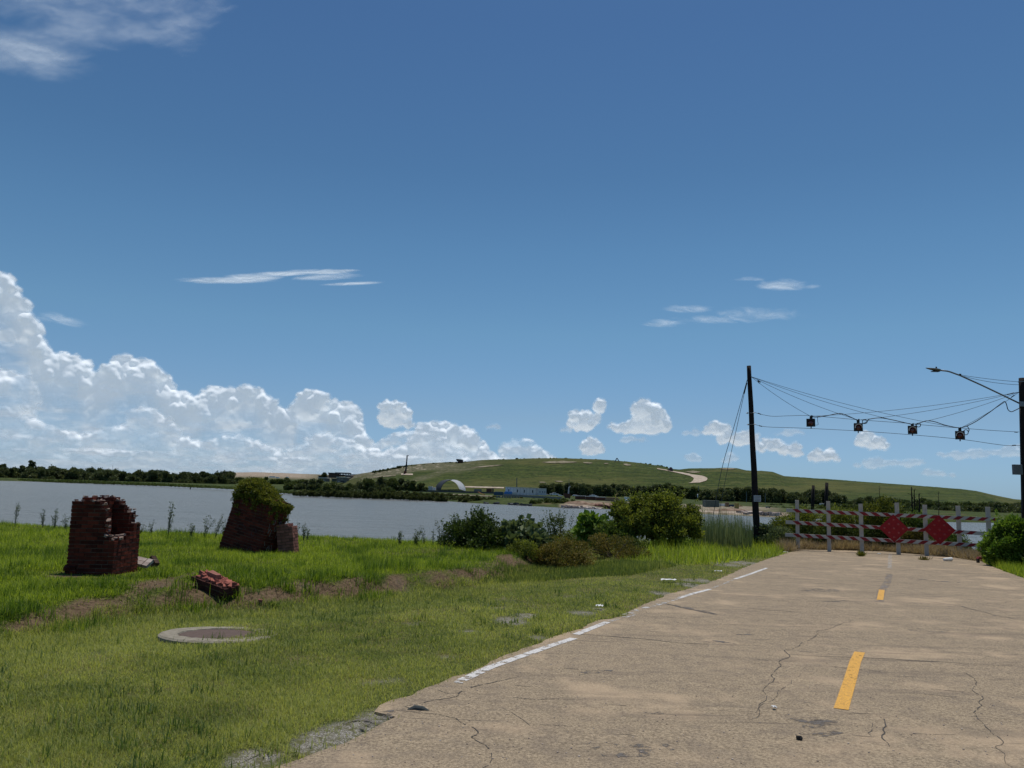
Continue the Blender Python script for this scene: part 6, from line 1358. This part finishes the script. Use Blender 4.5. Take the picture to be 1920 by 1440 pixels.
b = MB(); p = at(356.5, 919.5, 330); b.tube([(0, 0, -1), (0, 0, 1.5)], .22, 8); b.tube([(0, 0, 1.5), (0, 0, 1.9)], [.1, .05], 6); o = b.build('water_piling', M_DK); o.location = p; tag(o, 'single dark piling standing in the water left of the leaning stump', 'piling')
# drill rig
p = fh(761, 888.5); m = p.y / F; r = empty('drill_rig', p); tag(r, 'tall dark drilling rig mast on the left slope of the hill', 'drill rig'); b = MB(); b.tube([(-.2 * m, 0, 0), (.8 * m, 0, 34 * m)], [.62, .55], 4); b.build('mast', M_DK, r); b = MB(); b.box((2. * m, 0, 34 * m), (3.6 * m, .8, 1. * m)); b.build('crown', M_DK, r)
b = MB(); b.box((-1.5 * m, 0, 2.5 * m), (5 * m, 2.5, 4.5 * m)); b.build('machine', M_RBROWN, r); b = MB(); b.tube([(-1. * m, 0, 4 * m), (.1 * m, 0, 11 * m)], .8, 4); b.build('drive_head', M_DK, r)
far_ribbon('bare_scar', resample([(752, 888.3), (774, 888.8)], 8), resample([(752, 891), (774, 891.5)], 8), M_TRACK, .3); far_ribbon('bare_scar', resample([(700, 894), (742, 891)], 10), resample([(700, 896.5), (742, 892.8)], 10), M_SCAR, .3)
# dump truck on the crest
p = fh(862, 868.5); m = p.y / F; r = empty('dump_truck', p); tag(r, 'dark dump truck standing on the hill crest left of the summit', 'truck'); b = MB(); b.prism([(-7 * m, 7.5 * m), (-5 * m, 3.2 * m), (3 * m, 3. * m), (6.5 * m, 6.2 * m), (3 * m, 7 * m)], -1.8, 1.8); b.build('dump_bed', M_DK, r)
b = MB(); b.box((1 * m, 0, 2.2 * m), (9 * m, 2.6, 2.2 * m)); b.build('chassis', M_RBROWN, r); b = MB(); b.box((4.6 * m, 0, 4.2 * m), (2.6 * m, 2.2, 2.8 * m)); b.build('cab', M_DK, r)
for x_ in (-2.5, 3.5): b = MB(); b.tube([(x_ * m, -1.6, 1. * m), (x_ * m, 1.6, 1. * m)], 1.25 * m, 10); b.build('wheel', M_TYRE, r)
# A-frame boom and crawler on the crest
p = fh(1157, 867); m = p.y / F; r = empty('crest_excavator', p); tag(r, 'excavator arm folded like an A on the hill crest', 'excavator'); b = MB(); b.tube([(-4.5 * m, 0, .5 * m), (-.2 * m, 0, 8 * m)], [.35, .4], 5); b.build('boom', M_MAST, r); b = MB(); b.tube([(-.2 * m, 0, 8 * m), (4.6 * m, 0, .8 * m)], [.4, .3], 5); b.build('stick', M_MAST, r)
p = fh(1257, 883.5); m = p.y / F; r = empty('crawler_loader', p); tag(r, 'dark loader at the top of the pale hill track', 'loader'); b = MB(); b.prism([(-3.5 * m, .2 * m), (-2.5 * m, 4 * m), (-.5 * m, 7.5 * m), (2 * m, 7 * m), (4 * m, 2.5 * m), (4.5 * m, .2 * m)], -1.6, 1.6); b.build('body', paint('plum_steel', (.07, .05, .065), None, .7), r, bevel=.1); b = MB(); b.box((-4.2 * m, 0, 1.5 * m), (2 * m, 3., 2.4 * m)); b.build('bucket', M_DK, r)
# conveyor on the far mound
p = at(403, 893, 880); m = p.y / F; r = empty('conveyor', p); tag(r, 'slanting conveyor with one upright leg on the far brown mound', 'conveyor'); b = MB(); b.tube([(-8 * m, 0, -2 * m), (5 * m, 0, 11 * m)], [.35, .45], 4); b.build('belt_arm', M_DK, r); b = MB(); b.tube([(4.6 * m, 0, -2 * m), (4.8 * m, 0, 10.5 * m)], .4, 4); b.build('leg', M_DK, r)
# plant buildings beyond the point
def building(px, yb, wpx, hpx, Yd, wall, roof, label, roofpx=1.4, over=1.5, wins=(), legs=False, dep=12., rz=0.):
    p = at(px, yb, Yd); m = Yd / F; r = empty('plant_building', p, rz); tag(r, label, 'building', 'plant buildings beyond the point'); b = MB()
    if legs:
        for k in range(5): b = MB(); b.box(((-.45 + .225 * k) * wpx * m, 0, hpx * m / 2), (.8, .8, hpx * m)); b.build('leg', M_SLAB, r)
        b = MB(); b.box((0, 2, hpx * m * .55), (wpx * m * .9, dep * .5, hpx * m * .5)); b.build('wall', M_DK, r)
    else: b.box((0, 0, hpx * m / 2), (wpx * m, dep, hpx * m)); b.build('wall', wall, r)
    b = MB(); b.box((0, 0, hpx * m + roofpx * m / 2), (wpx * m + over * m, dep + 2, roofpx * m)); b.build('roof', roof, r)
    for x_, z_, w_, h_ in wins: b = MB(); b.box((x_ * m, -dep / 2 - .05, z_ * m), (w_ * m, .2, h_ * m)); b.build('window', M_PALE if h_ < 1.2 else M_GLASS, r)
BY = 700
building(607, 903, 16, 6, BY, M_SLAB, M_ROOFL, 'low pale plant building furthest left, beyond the point', wins=[(3, 2.5, 4, .9)]); building(606, 897, 12, 3.5, BY + 40, M_DK, M_ROOFD, 'dark flat block above the left plant building')
building(626, 896, 15, 7.5, BY + 20, paint('brown_wall', (.09, .065, .05), None, .8), M_ROOFD, 'brown block with a dark roof, tallest of the plant group', 1.8); building(643, 895, 23, 6.5, BY + 30, M_DK, M_ROOFD, 'long dark open canopy on legs right of the brown block', 2.2, legs=True)
building(643, 905, 18, 9, BY - 20, M_SLAB, M_ROOFL, 'pale plant building with small windows below the dark canopy', wins=[(-5, 2.2, 4, 1.1), (2, 1.8, 7, 1.8), (-4, 6.5, 3, .9), (1, 6.5, 3, .9)]); building(629, 904, 9, 6, BY - 10, M_GRN, M_SLAB, 'grey-green box between the pale plant buildings', .6)
building(668, 895, 18, 4, BY + 60, M_SLAB, M_ROOFD, 'long low dark-roofed block at the right end of the plant group', 1.2); building(655, 897, 10, 5, BY + 10, M_SLAB, M_LIL, 'small grey block right of the canopy', .8)
far_tree('plant_tree', 608.5, 887.5, 896, 4, G_FAR, 'small round tree beside the plant buildings', None, 90, Yd=730)
for px, py, w, lab in ((511, 895, 10, 'long white shed on the far brown mound'), (500, 896, 6, 'short white shed left of the long white one'), (521, 896.5, 5, 'tiny white shed right of the long white one'), (538.5, 896, 4, 'bright white cabin left of the point')): bx('white_shed', px - w / 2, px + w / 2, py - 2, py, M_CARW, lab, 'shed', 4., Yd=860, group='white sheds on the far mound')
